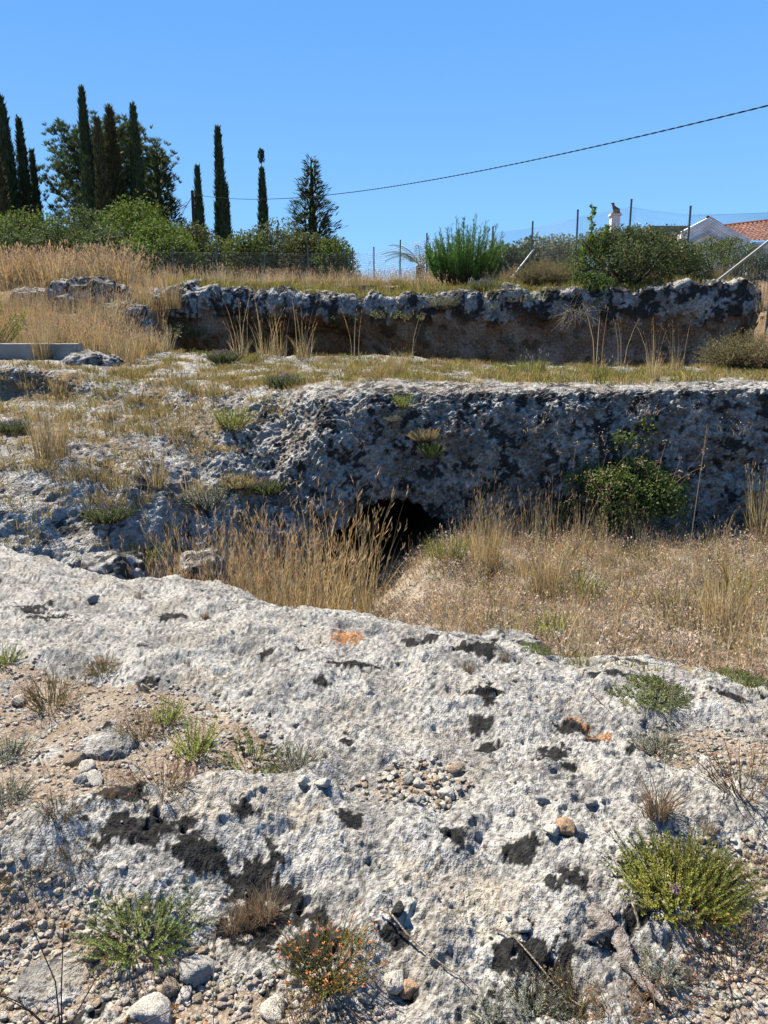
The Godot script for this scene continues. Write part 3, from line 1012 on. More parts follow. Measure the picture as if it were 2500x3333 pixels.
		"reed_thin":
			stalks(a, b, 5, 0.14, 0.9, 1.4, 0.3, 0.011, STRAW, PINKISH, 0.09, Vector3(-0.12 if variant == 1 else 0.04, 0, 0))
			tuft_mesh(c, 25, 0.15, 0.1, 0.3, 0.6, 0.009, OLIVE_GRASS, STRAW)
			out = [["stalks", a, "straw"], ["seed_head", b, "straw"], ["base_leaves", c, "straw"]]
		"bramble":
			var lobes := dome(0.78, 0.8, 13, 0.17, 0.3)
			lobes.append([Vector3(0.28, 1.0, 0), 0.13, 1.5])
			lobes.append([Vector3(0.0, 0.9, 0.1), 0.15, 1.0])
			limbs(a, lobes, 0.014)
			crown(b, lobes, 12000, 0.036, 0.024, Color(0.09, 0.12, 0.035), Color(0.19, 0.22, 0.08), 0.3)
			for i in 40:
				var pts := curved(Vector3(rf(-0.5, 0.5), 0.2, rf(-0.1, 0.4)), (unit() + Vector3(0, 1.3, 0.2)).normalized(), rf(0.5, 0.95), unit(0.7), 5)
				c.tube(pts, taper(0.004, 0.0015, 6), 3, vary(PINKISH, 0.3))
				for k in 7: c.leaf(pts[5] + unit(0.03), (unit() + Vector3.DOWN * 0.3).normalized(), unit(), 0.03, 0.01, vary(PALE_STRAW, 0.2))
			out = [["stem", a, "bark"], ["foliage", b, "leaf"], ["dry_stalks", c, "straw"]]
		"dry_shrub":
			for i in 900:
				var an := rf(0, TAU)
				var q := sqrt(rng.randf())
				var dir := (Vector3.UP * (1.1 - 0.7 * q) + flat(an) * q).normalized()
				var pts := curved(flat(an) * q * 0.35, dir, rf(0.4, 0.72), unit(0.6), 4)
				a.tube(pts, taper(0.005, 0.002, 5), 3, vary(TWIG.lerp(PINKISH, 0.5), 0.3))
				for k in 9:
					b.leaf(pts[2 + k % 3].lerp(pts[3 + k % 2], rng.randf()) + unit(0.03), (unit() + Vector3.UP).normalized(), unit(), 0.04, 0.014, vary(Color(0.27, 0.215, 0.125).lerp(Color(0.16, 0.17, 0.07), rng.randf() * 0.7), 0.3))
			out = [["stem", a, "bark"], ["foliage", b, "leaf"]]
		"dry_twigs":
			for i in 130:
				var pts := curved(Vector3(rf(-0.35, 0.35), rf(-0.1, 0.25), rf(0, 0.2)), (unit() + Vector3(0, -0.6, 0.6)).normalized(), rf(0.25, 0.6), Vector3(0, -0.8, 0) + unit(0.8), 5)
				a.tube(pts, taper(0.006, 0.002, 6), 3, vary(Color(0.3, 0.27, 0.22), 0.3))
			out = [["twigs", a, "bark"]]
	for o in out: o[1] = o[1].mesh()
	kinds[key] = out
	return out

func plant(kind: String, variant: int, at: Vector3, size: float, label: String, category: String, group := "", turn := -1.0, called := "") -> Node3D:
	var o := thing(called if called else category.replace(" ", "_").replace("-", "_"), label, category, at, turn if turn >= 0.0 else rf(0, TAU), group)
	for p in kind_parts(kind, variant):
		if p[1].get_surface_count(): obj(p[0], p[1], mat[p[2]], o)
	o.scale = Vector3.ONE * size
	return o

# ---- trees and big bushes behind the field
func cypress_mesh(h: float, r: float, ragged: float, c: Color, seed_: int) -> Array:
	var leaf := MB.new()
	var wood := MB.new()
	var nz := noise(0.9, 2, seed_)
	wood.tube(PackedVector3Array([Vector3.ZERO, Vector3(0, h * 0.5, 0), Vector3(0, h * 0.96, 0)]), PackedFloat32Array([r * 0.2, r * 0.12, 0.02]), 6, Color(0.07, 0.055, 0.04))
	var core := PackedVector3Array()
	var cr := PackedFloat32Array()
	for i in 14:
		var t := i / 13.0
		core.append(Vector3(0, h * (0.04 + 0.93 * t), 0))
		cr.append(maxf(0.02, cyp_r(t, r, ragged) * (0.62 - 0.5 * ragged) * (1.0 if t < 0.6 else 1.0 - (t - 0.6) * 1.6)))
	leaf.tube(core, cr, 8, c * 0.7)
	var count := int(1500 * h * r * (1.0 - 0.15 * ragged))
	for i in mini(count, 9000):
		var t := 1.0 - pow(rng.randf(), lerpf(0.92, 0.5, clampf(ragged * 1.3, 0.0, 1.0)))
		var a := rf(0, TAU)
		var bulge := 1.0 + (0.42 + 0.6 * ragged) * nz.get_noise_3d(cos(a) * 1.4, h * t * (0.9 if ragged < 0.3 else 1.5), sin(a) * 1.4)
		var rr := cyp_r(t, r, ragged) * bulge * rf(0.62, 1.1)
		var p := Vector3(cos(a) * rr, h * (0.02 + 0.96 * t), sin(a) * rr)
		var dir := (Vector3.UP * (1.5 - 1.1 * ragged) + flat(a) * (0.35 + 0.8 * ragged) + unit(0.4)).normalized()
		leaf.leaf(p, dir, (flat(a + PI / 2) + unit(0.5)).normalized(), rf(0.2, 0.5), rf(0.06, 0.13), vary(c, 0.45))
	return [["trunk", wood.mesh(), "bark"], ["crown", leaf.mesh(), "needle"]]

func cyp_r(t: float, r: float, ragged: float) -> float:
	var column := minf(1.0, 0.55 + t * 4.0) * pow(maxf(0.0, 1.0 - t), 0.5) * (1.0 - 0.25 * t)
	var cone := minf(1.0, 0.5 + t * 5.0) * (1.0 - t) * 1.12 + 0.03
	return r * lerpf(column, cone, clampf(ragged * 1.3, 0.0, 1.0))

func tree(called: String, label: String, parts: Array, at: Vector3, group := "") -> Node3D:
	var o := thing(called, label, "tree", at, 0.0, group)
	for p in parts: obj(p[0], p[1], mat[p[2]], o)
	return o

func pine_parts(h: float, r: float) -> Array:
	var leaf := MB.new()
	var wood := MB.new()
	wood.tube(PackedVector3Array([Vector3.ZERO, Vector3(0.2, h * 0.35, 0), Vector3(-0.1, h * 0.7, 0.1), Vector3(0.1, h * 0.95, 0)]), PackedFloat32Array([0.24, 0.19, 0.12, 0.04]), 7, Color(0.1, 0.075, 0.055))
	for i in 64:
		var t := lerpf(0.2, 0.97, pow(i / 63.0, 0.8))
		var a := i * 2.4 + rf(-0.4, 0.4)
		var reach := r * sqrt(maxf(0.05, 1.0 - pow((t - 0.42) / 0.62, 2.0))) * rf(0.72, 1.08)
		var pts := curved(Vector3(0, h * t * 0.93, 0), (flat(a) + Vector3(0, 0.25, 0)).normalized(), reach, Vector3(0, 0.75, 0), 5)
		wood.tube(pts, taper(0.07, 0.015, 6), 4, Color(0.1, 0.075, 0.055))
		for k in 76:
			var q := rf(0.8, 5.0)
			var s := mini(int(q), 4)
			var p := pts[s].lerp(pts[s + 1], q - s) + unit(1.0) * rf(0.05, 0.8) * Vector3(1, 0.7, 1)
			var out := ((p - pts[2]).normalized() * 0.6 + Vector3(0, 0.9, 0)).normalized()
			var tone := vary(Color(0.145, 0.175, 0.085), 0.3)
			for n in 20:
				var d := (out + unit(0.75)).normalized()
				leaf.leaf(p, d, d.cross(unit()).normalized(), rf(0.22, 0.42), 0.042, vary(tone, 0.2))
	return [["trunk", wood.mesh(), "bark"], ["crown", leaf.mesh(), "needle"]]

func bush(called: String, label: String, at: Vector3, rx: float, ry: float, n: int, leaves: int, ll: float, c: Color, c_new: Color, group := "", lo := 0.3, hi := 0.5) -> Node3D:
	var a := MB.new()
	var b := MB.new()
	var lobes := dome(rx, ry, n, lo * ry * 0.7, hi * ry * 0.7)
	limbs(a, lobes, 0.03 * ry)
	crown(b, lobes, leaves, ll, ll * 0.55, c, c_new, 0.3)
	var o := thing(called, label, "bush", at, 0.0, group)
	obj("stem", a.mesh(), mat.bark, o)
	obj("foliage", b.mesh(), mat.leaf, o)
	return o

func far(x: float, d: float) -> Vector3:
	return Vector3(x, (ground(x, d) if d < 23.0 else field_y(x, d)) - 0.05, -d)

# x, distance, height, radius, raggedness, colour kind, label
const CYPRESSES := [
	[-22.84, 50.0, 12.52, 1.01, 0.05, 0, "tall dark cypress cut by the left frame edge"],
	[-22.00, 47.0, 8.71, 0.61, 0.20, 1, "lower brownish cypress at the left frame edge"],
	[-22.30, 51.0, 11.64, 0.56, 0.15, 0, "slim pointed cypress right of the tall one at the frame edge"],
	[-22.11, 52.0, 9.95, 0.41, 0.10, 0, "short cypress, rightmost of the group at the left frame edge"],
	[-16.52, 46.0, 11.81, 0.54, 0.03, 0, "tallest dark cypress column in front of the pine"],
	[-15.49, 43.0, 7.48, 0.34, 0.05, 0, "short slim cypress before the foot of the tallest column"],
	[-15.47, 45.0, 10.00, 0.47, 0.15, 1, "olive-brown cypress just right of the tallest column"],
	[-15.41, 47.0, 11.30, 0.77, 0.40, 1, "ragged brown cypress with a forked bare tip before the pine"],
	[-13.78, 46.0, 10.96, 0.54, 0.06, 0, "dark cypress column on the right half of the pine"],
	[-12.90, 47.0, 9.43, 1.87, 0.75, 0, "loose tapering cypress at the right end of the pine"],
	[-10.64, 47.0, 7.97, 0.37, 0.05, 0, "short cypress column next to the utility pole"],
	[-9.57, 48.0, 10.29, 0.47, 0.05, 0, "tallest of the lone cypress columns on the skyline"],
	[-7.26, 49.0, 8.23, 0.45, 0.03, 0, "cypress column with a tuft on a bare tip, crossed by the cable"],
	[-4.32, 49.0, 9.28, 2.12, 0.80, 0, "cone-shaped loose cypress, rightmost on the skyline"],
	[-9.36, 48.5, 7.26, 0.32, 0.05, 0, "small cypress leaning against the tallest lone column"],
]
# x, distance, half width, height, leaf tone, label
const BUSHES := [
	[-16.21, 37.0, 1.87, 4.63, 0, "bright olive bush at the left frame edge under the cypresses"],
	[-13.87, 38.0, 1.92, 4.56, 1, "grey-green bush under the tallest cypress"],
	[-11.47, 37.5, 1.64, 4.83, 2, "rounded light green bush under the middle of the pine"],
	[-9.77, 35.5, 1.32, 3.73, 2, "fresh green bush in front of the pine's right end"],
	[-9.09, 38.0, 1.15, 4.25, 3, "dark bush at the foot of the utility pole"],
	[-15.89, 34.5, 1.40, 3.24, 1, "dark grey-green bush in front at the left frame edge"],
	[-13.97, 34.6, 1.52, 3.29, 1, "grey-green bush behind the dome of dry grass"],
	[-11.78, 34.2, 1.38, 3.05, 1, "dull green bush right above the dome of dry grass"],
	[-10.10, 33.4, 0.90, 2.63, 2, "small bright bush beside the right flank of the grass dome"],
	[-8.82, 34.0, 1.03, 2.71, 0, "olive bush before the fence under the short cypress"],
	[-7.43, 37.0, 1.00, 2.96, 1, "low grey bush under the tallest lone cypress"],
	[-6.04, 36.0, 1.09, 3.16, 0, "olive bush left of the tufted cypress foot"],
	[-5.00, 37.0, 1.37, 3.64, 4, "tall silvery bush right of the tufted cypress"],
	[-3.47, 36.0, 1.34, 3.36, 3, "brown-green bush under the cone-shaped cypress"],
	[-2.19, 35.0, 1.12, 2.75, 0, "sparse bush sloping down to the open sky"],
	[4.38, 30.0, 0.91, 1.92, 4, "silvery olive bush behind the fence right of the young pine"],
	[5.59, 30.5, 0.93, 2.09, 4, "silvery olive bush behind the braced fence post"],
	[6.74, 31.0, 0.84, 2.27, 4, "silvery olive bush behind the fig sapling"],
	[8.69, 27.0, 0.91, 2.20, 4, "silvery olive bush showing above the big dark bush"],
	[2.23, 31.0, 0.52, 1.65, 3, "low dark bush beside the palm"],
]

func build_trees() -> void:
	var dark := Color(0.06, 0.082, 0.04)
	var brown := Color(0.095, 0.09, 0.045)
	for i in CYPRESSES.size():
		var t: Array = CYPRESSES[i]
		var o := tree("cypress_tree", t[6], cypress_mesh(t[2], t[3], t[4], brown if t[5] else dark, 60 + i), far(t[0], t[1]), "cypress trees on the skyline")
		if i == 12:
			# a bare leader with a tuft of leaves on top
			var m := MB.new()
			var w := MB.new()
			w.stick(Vector3(0, t[2] * 0.94, 0), Vector3(0, t[2] + 0.75, 0), 0.035, 0.02, 5, TWIG)
			for k in 160:
				var p := Vector3(0, t[2] + 0.62 + rf(-0.32, 0.4), 0)
				m.leaf(p + flat(rf(0, TAU)) * rf(0, 0.16), (Vector3.UP + unit(0.5)).normalized(), flat(rf(0, TAU)), 0.25, 0.1, vary(dark, 0.3))
			obj("leader", w.mesh(), mat.bark, o)
			obj("top_tuft", m.mesh(), mat.needle, o)
	tree("pine_tree", "broad grey-green pine spreading behind the cypress columns", pine_parts(11.6, 5.3), far(-18.0, 54.0))
	var tones := [[Color(0.105, 0.135, 0.042), Color(0.2, 0.23, 0.075)], [Color(0.095, 0.12, 0.055), Color(0.17, 0.2, 0.095)], [Color(0.12, 0.165, 0.04), Color(0.23, 0.28, 0.075)], [Color(0.095, 0.1, 0.05), Color(0.18, 0.18, 0.085)], [Color(0.125, 0.145, 0.085), Color(0.24, 0.26, 0.17)]]
	for b in BUSHES:
		bush("evergreen_bush", b[5], far(b[0], b[1]), b[2], b[3], 15, int(2600 + 900 * b[2] * b[3]), 0.14, tones[b[4]][0], tones[b[4]][1], "bushes behind the field")

# ---- grass that nobody could count
func grass_kind(kind: String) -> Array:
	var out := []
	for v in 4:
		var m := MB.new()
		match kind:
			"field": # knee-high straw with some ears
				tuft_mesh(m, 26, 0.16, 0.2, 0.5, 0.4, 0.012, Color(0.26, 0.2, 0.085), STRAW)
				stalks(m, m, 12, 0.16, 0.4, 0.72, 0.4, 0.01, STRAW, PINKISH.lerp(PALE_STRAW, 0.5), 0.08)
			"russet": # tall reddish grass
				tuft_mesh(m, 14, 0.1, 0.2, 0.6, 0.45, 0.0055, Color(0.34, 0.27, 0.1), STRAW)
				stalks(m, m, 13, 0.11, 0.5, 1.05, 0.3, 0.0048, STRAW.lerp(OLIVE_GRASS, 0.25), RUSSET.lerp(STRAW, 0.55), 0.09)
			"pit": # thin dry stems over a mat of litter
				tuft_mesh(m, 30, 0.12, 0.1, 0.32, 0.8, 0.005, Color(0.33, 0.26, 0.15), Color(0.48, 0.39, 0.23))
				stalks(m, m, 7, 0.12, 0.35, 0.62, 0.3, 0.004, STRAW, PINKISH, 0.06)
			"litter": # low dry flower heads and bits
				tuft_mesh(m, 16, 0.09, 0.04, 0.13, 1.4, 0.006, Color(0.3, 0.24, 0.165), Color(0.46, 0.385, 0.27))
				for i in 14:
					var p := flat(rf(0, TAU)) * 0.09 * sqrt(rng.randf()) + Vector3(0, rf(0.06, 0.15), 0)
					m.leaf(p, (unit() + Vector3.UP).normalized(), unit(), 0.018, 0.014, vary(Color(0.46, 0.38, 0.3), 0.25))
			"short": # short turf on rock
				tuft_mesh(m, 40, 0.1, 0.03, 0.1, 0.9, 0.0065, Color(0.24, 0.2, 0.08), Color(0.4, 0.335, 0.15))
			"short_green":
				tuft_mesh(m, 40, 0.1, 0.03, 0.1, 0.8, 0.0065, Color(0.16, 0.17, 0.045), Color(0.31, 0.29, 0.09))
			"stubble": # thin dry stems standing on gravel
				tuft_mesh(m, 9, 0.07, 0.03, 0.11, 0.8, 0.0018, Color(0.3, 0.23, 0.15), Color(0.44, 0.35, 0.22))
				for i in 5:
					m.leaf(flat(rf(0, TAU)) * rf(0, 0.07) + Vector3(0, rf(0.01, 0.06), 0), (unit() + Vector3.UP).normalized(), unit(), 0.008, 0.005, vary(Color(0.4, 0.22, 0.12).lerp(HERB, rng.randf()), 0.3))
			"twigs": # tiny dry bits on gravel
				for i in 12:
					var p := flat(rf(0, TAU)) * rf(0, 0.1)
					m.stick(p + Vector3(0, 0.003, 0), p + flat(rf(0, TAU)) * rf(0.03, 0.08) + Vector3(0, rf(0.0, 0.02), 0), 0.0011, 0.0006, 3, vary(Color(0.34, 0.27, 0.18), 0.35))
		out.append(m.mesh())
	return out

func scatter(called: String, label: String, kind: String, points: Array, tint := 0.25, lean := 0.12) -> Node3D:
	# points: [position, size]; one object of four MultiMeshes
	var root := thing(called, label, "")
	root.remove_meta("category")
	root.set_meta("kind", "stuff")
	var sorts := grass_kind(kind)
	for v in 4:
		var mine := []
		for i in range(v, points.size(), 4): mine.append(points[i])
		var mm := MultiMesh.new()
		mm.transform_format = MultiMesh.TRANSFORM_3D
		mm.use_colors = true
		mm.mesh = sorts[v]
		mm.instance_count = mine.size()
		for i in mine.size():
			var b := Basis(Vector3.UP, rf(0, TAU)).scaled(Vector3.ONE * mine[i][1] * rf(0.8, 1.2))
			b = Basis(Vector3(rf(-1, 1), 0, rf(-1, 1)).normalized(), rf(0, lean)) * b
			mm.set_instance_transform(i, Transform3D(b, mine[i][0]))
			var f := 1.0 + rf(-tint, tint)
			var warm := rf(-0.12, 0.12)
			mm.set_instance_color(i, Color(f * (1.0 + warm), f, f * (1.0 - warm)))
		var o := MultiMeshInstance3D.new()
		o.name = "tufts"
		o.multimesh = mm
		o.material_override = mat.straw
		root.add_child(o, true)
	return root

# ---------------------------------------------------------------- stones
var stone_cache := {}

func stone_mesh(shape: int, tone: String) -> ArrayMesh:
	var key := tone + str(shape)
	if stone_cache.has(key): return stone_cache[key]
	var r := RandomNumberGenerator.new()
	r.seed = 900 + shape
	var cuts := []
	for i in 15:
		cuts.append([Vector3(r.randf_range(-1, 1), r.randf_range(-1, 1), r.randf_range(-1, 1)).normalized(), r.randf_range(0.5, 0.85)])
	var nz := noise(1.6, 3, 70 + shape)
	var tones := {"pale": Color(0.52, 0.49, 0.43), "grey": Color(0.33, 0.325, 0.31), "brown": Color(0.33, 0.26, 0.195), "rust": Color(0.4, 0.27, 0.17), "black": Color(0.05, 0.048, 0.046), "white": Color(1, 1, 1), "cream": Color(0.47, 0.38, 0.27)}
	var base: Color = tones[tone]
	var m := MB.new()
	var na := 18
	var nb := 12
	var g := []
	for b in nb + 1:
		for a in na:
			var u := PI * b / nb
			var w := TAU * a / na
			var p := Vector3(sin(u) * cos(w), cos(u), sin(u) * sin(w))
			var d := 1.0
			for c in cuts:
				var k: float = p.dot(c[0])
				if k * d > c[1]: d = c[1] / k
			g.append(p * d * (1.0 + 0.16 * nz.get_noise_3dv(p * 1.4)))
	for b in nb + 1:
		for a in na:
			m.v.append(g[b * na + a])
			var l: Vector3 = g[b * na + (a + na - 1) % na]
			var rr: Vector3 = g[b * na + (a + 1) % na]
			var up: Vector3 = g[maxi(b - 1, 0) * na + a]
			var dn: Vector3 = g[mini(b + 1, nb) * na + a]
			var nn := (up - dn).cross(rr - l)
			m.n.append(nn.normalized() if b > 0 and b < nb else Vector3(0, 1 if b == 0 else -1, 0))
			var f := 1.0 + 0.3 * nz.get_noise_3dv(g[b * na + a] * 2.0)
			m.c.append(Color(base.r * f, base.g * f, base.b * f))
	for b in nb:
		for a in na:
			var i := b * na + a
			var j := b * na + (a + 1) % na
			m.k.append_array(PackedInt32Array([i, j + na, j, i, i + na, j + na]))
	stone_cache[key] = m.mesh()
	return stone_cache[key]

func stone(at: Vector3, width: float, flatness: float, tone: String, shape: int, label: String, group := "", called := "stone") -> MeshInstance3D:
	var o := obj(called, stone_mesh(shape, tone), mat.stone)
	tag(o, label, called, group)
	o.position = at + Vector3(0, width * flatness * 0.26, 0)
	o.rotation = Vector3(rf(-0.25, 0.25), rf(0, TAU), rf(-0.25, 0.25))
	o.scale = Vector3(0.56, 0.56 * flatness, 0.5) * width
	return o

func boulder(at: Vector3, size: Vector3, seed_: int, label: String, dark := 0.0, fine := 1.0, called := "boulder") -> void:
	var na := 90 if fine < 4.0 else 54
	var nb := 50 if fine < 4.0 else 30
	var s := Sheet.new(na, nb)
	var low := noise(1.3 * fine, 3, seed_)
	var knob := noise(4.0 * fine, 3, seed_ + 1)
	var hole := cells(6.0 * fine, seed_ + 2)
	for j in nb:
		for i in na:
			var u := PI * (1.0 - float(j) / (nb - 1)) * 0.62 - 0.0
			var w := -TAU * float(i) / (na - 1)
			var e := Vector3(sin(u) * cos(w), cos(u), sin(u) * sin(w))
			e = Vector3(signf(e.x) * pow(absf(e.x), 0.7), signf(e.y) * pow(absf(e.y), 0.6), signf(e.z) * pow(absf(e.z), 0.7))
			var p := e * size
			var q := p + at
			p += e * (0.22 * size.y * low.get_noise_3dv(q) + 0.09 / fine * (0.3 - absf(knob.get_noise_3dv(q))) - 0.07 / fine * maxf(0.0, 0.4 + hole.get_noise_3dv(q)))
			s.p[j * na + i] = p
			var c := stone_tone(q, n_tone.get_noise_3dv(q), n_speck.get_noise_3dv(q * 0.4))
			var k := low.get_noise_3dv(q * 2.1) + 0.4 * knob.get_noise_3dv(q) + dark
			s.c[j * na + i] = c.lerp(Color(0.032, 0.032, 0.033), 0.9 * smoothstep(0.12, 0.2, k))
	tag(obj(called, s.mesh(), mat.rock, self, at), label, called)

const STONES := [
	[-1.143, 2.870, 0.220, 0.55, "grey", "smooth grey wedge-shaped stone lying in the soil hollow"],
	[-1.214, 2.760, 0.095, 0.75, "brown", "brown angular stone left of the grey wedge stone"],
	[-1.152, 2.680, 0.080, 0.70, "pale", "cream stone touching the brown stone in the soil hollow"],
	[-1.120, 2.630, 0.110, 0.45, "pale", "flat cream wedge stone in front of the soil hollow's grey stone"],
	[-1.143, 2.600, 0.067, 0.60, "grey", "small grey stone against the flat cream wedge"],
	[0.277, 2.670, 0.064, 0.90, "brown", "brown cube-like pebble on the white pebble pile"],
	[0.130, 2.580, 0.055, 0.80, "pale", "pale round pebble in the middle of the pebble pile"],
	[0.230, 2.530, 0.076, 0.60, "pale", "large flat pebble at the near end of the pebble pile"],
	[0.088, 2.610, 0.059, 0.80, "grey", "grey pebble on the left of the pebble pile"],
	[0.601, 2.250, 0.078, 0.70, "rust", "orange-brown stone on gravel left of the thyme cushion"],
	[0.556, 2.240, 0.064, 0.70, "pale", "pale stone beside the orange-brown stone"],
	[0.646, 2.260, 0.051, 0.80, "grey", "grey stone right of the orange-brown stone"],
	[0.852, 1.920, 0.054, 0.80, "pale", "white stone in front of the thyme cushion"],
	[0.892, 1.930, 0.067, 0.80, "pale", "largest white stone in front of the thyme cushion"],
	[0.938, 1.910, 0.058, 0.70, "grey", "grey stone on the gravel below the thyme cushion"],
	[-0.837, 1.910, 0.070, 0.90, "brown", "round grey-brown stone in the lower left rubble"],
	[-0.932, 1.840, 0.204, 0.42, "pale", "big pale half-buried boulder at the lower left"],
	[-0.529, 1.860, 0.121, 0.60, "grey", "blue-grey bumpy stone under the loose thyme"],
	[-0.599, 1.800, 0.075, 0.70, "brown", "dark stone beside the blue-grey stone"],
	[-0.552, 1.790, 0.050, 0.80, "pale", "white stone right of the dark stone at the lower left"],
	[-0.299, 1.730, 0.094, 0.50, "pale", "white slab stone at the lower frame edge by the orange rock"],
	[-0.613, 1.700, 0.131, 0.45, "pale", "broad cream stone at the lower frame edge"],
	[0.033, 1.810, 0.076, 0.80, "pale", "pale pitted stone standing below the rusty herb"],
	[0.071, 1.790, 0.064, 0.80, "rust", "orange knobbly stone right of the pitted stone"],
	[0.407, 1.930, 0.046, 0.80, "pale", "lone white pebble on the bare rock near the root"],
	[0.901, 1.850, 0.041, 0.80, "pale", "lone white pebble by the reddish herb on gravel"],
	[0.562, 2.450, 0.054, 0.70, "grey", "grey stone on the slab above the smaller lichen"],
	[0.723, 2.410, 0.054, 0.70, "grey", "dark grey stone on the slab left of the tussock"],
	[0.042, 1.970, 0.052, 0.90, "black", "black round knob of rock in the middle of the near slab"],
	[-1.706, 3.310, 0.088, 0.70, "pale", "pale stone at the rim of the soil hollow by the frame"],
	[-1.819, 4.600, 0.081, 0.90, "grey", "small round stone alone on the far slab"],
	[-0.215, 2.480, 0.061, 0.70, "pale", "pale pebble at the left end of the pebble row"],
	[-0.291, 2.490, 0.050, 0.70, "pale", "small stone between the dwarf shrub and the pebble row"],
]

func build_stones() -> void:
	var i := 0
	for s in STONES:
		var y := ground(s[0], s[1])
		if s[2] > 0.14: boulder(Vector3(s[0], y - 0.012, -s[1]), Vector3(s[2] * 0.55, s[2] * s[3] * 0.42, s[2] * 0.42), 500 + 3 * i, s[5], -0.3, 5.5, "stone")
		else: stone(Vector3(s[0], y, -s[1]), s[2], s[3], s[4], i % 7, s[5])
		i += 1
	# pebbles that one could pick up one by one, in the hollows of the slab
	var heaps := [
		[0.02, 0.3, 2.44, 2.74, 70, 0.018, 0.036, "small rounded pebble in the white pile in the slab hollow", "pebbles in the slab hollow"],
		[-0.22, 0.06, 2.5, 2.64, 14, 0.02, 0.034, "small pale pebble in the row beside the pebble pile", "pebbles in the row"],
		[-1.9, -0.4, 2.45, 3.5, 85, 0.012, 0.03, "small pale pebble on the brown soil hollow", "pebbles on the brown soil"],
		[-1.5, -0.3, 1.5, 2.15, 60, 0.016, 0.04, "small angular pebble in the rubble at the lower left", "pebbles in the lower left rubble"],
		[0.62, 1.4, 1.45, 2.25, 80, 0.012, 0.034, "small white pebble on the gravel around the thyme cushion", "pebbles round the thyme cushion"],
	]
	for h in heaps:
		var n := 0
		var tries := 0
		while n < h[4] and tries < 2000:
			tries += 1
			var x := rf(h[0], h[1])
			var d := rf(h[2], h[3])
			if pocket(x, d) < 0.0: continue
			n += 1
			var tone: String = ["pale", "pale", "cream", "grey", "pale", "brown"][rng.randi() % 6]
			stone(Vector3(x, ground(x, d) + (rf(0.0, 0.014) if h[4] == 70 else 0.0), -d), rf(h[5], h[6]), rf(0.5, 0.8), tone, n % 7, h[7], h[8], "pebble")
	# finer gravel that nobody could count
	var root := thing("gravel", "fine pale gravel lying in the soil hollows of the slab", "")
	root.remove_meta("category")
	root.set_meta("kind", "stuff")
	var spots_of := [[], [], [], []]
	var made := 0
	while made < 26000:
		var d := rf(1.35, 3.9)
		var x := rf(-0.7, 0.7) * d
		var pk := pocket(x, d)
		made += 1
		var where := n_edge.get_noise_2d(x * 0.5, d * 0.5)
		if pk < 0.0 and rng.randf() > 0.012: continue
		if d > 2.4 and x < 0.0 and where < 0.02 and rng.randf() < 0.8: continue
		var w := 0.004 + 0.012 * pow(rng.randf(), 2.6)
		if d < 2.3: w *= 1.25
		spots_of[made % 4].append([Vector3(x, ground(x, d) + w * 0.15, -d), w])
	for v in 4:
		var mm := MultiMesh.new()
		mm.transform_format = MultiMesh.TRANSFORM_3D
		mm.use_colors = true
		mm.mesh = stone_mesh(v, "white")
		mm.instance_count = spots_of[v].size()
		for k in mm.instance_count:
			var b := Basis.from_euler(Vector3(rf(0, TAU), rf(0, TAU), 0)).scaled(Vector3(1, rf(0.6, 0.9), 0.85) * spots_of[v][k][1])
			mm.set_instance_transform(k, Transform3D(b, spots_of[v][k][0]))
			mm.set_instance_color(k, vary(Color(0.55, 0.5, 0.42).lerp(Color(0.34, 0.29, 0.24), rng.randf()), 0.25))
		var o := MultiMeshInstance3D.new()
		o.name = "grains"
		o.multimesh = mm
		o.material_override = mat.stone
		root.add_child(o, true)

# ---------------------------------------------------------------- made things
const POSTS := [
	[-10.47, 32.60, 5.30],
	[-8.52, 32.50, 5.29],
	[-6.75, 32.50, 5.27],
	[-4.81, 32.50, 5.27],
	[-3.05, 32.50, 5.23],
	[-1.28, 32.50, 5.27],
	[-0.38, 31.20, 5.14],
	[0.57, 29.00, 5.13],
	[1.44, 27.00, 5.10],
	[2.31, 25.20, 4.98],
	[3.21, 24.00, 4.90],
	[4.34, 23.80, 5.01],
	[5.34, 22.40, 5.11],
	[6.40, 21.20, 5.18],
	[7.52, 20.00, 4.82],
	[9.55, 19.1, 4.75],
	[8.36, 17.3, 4.1],
]

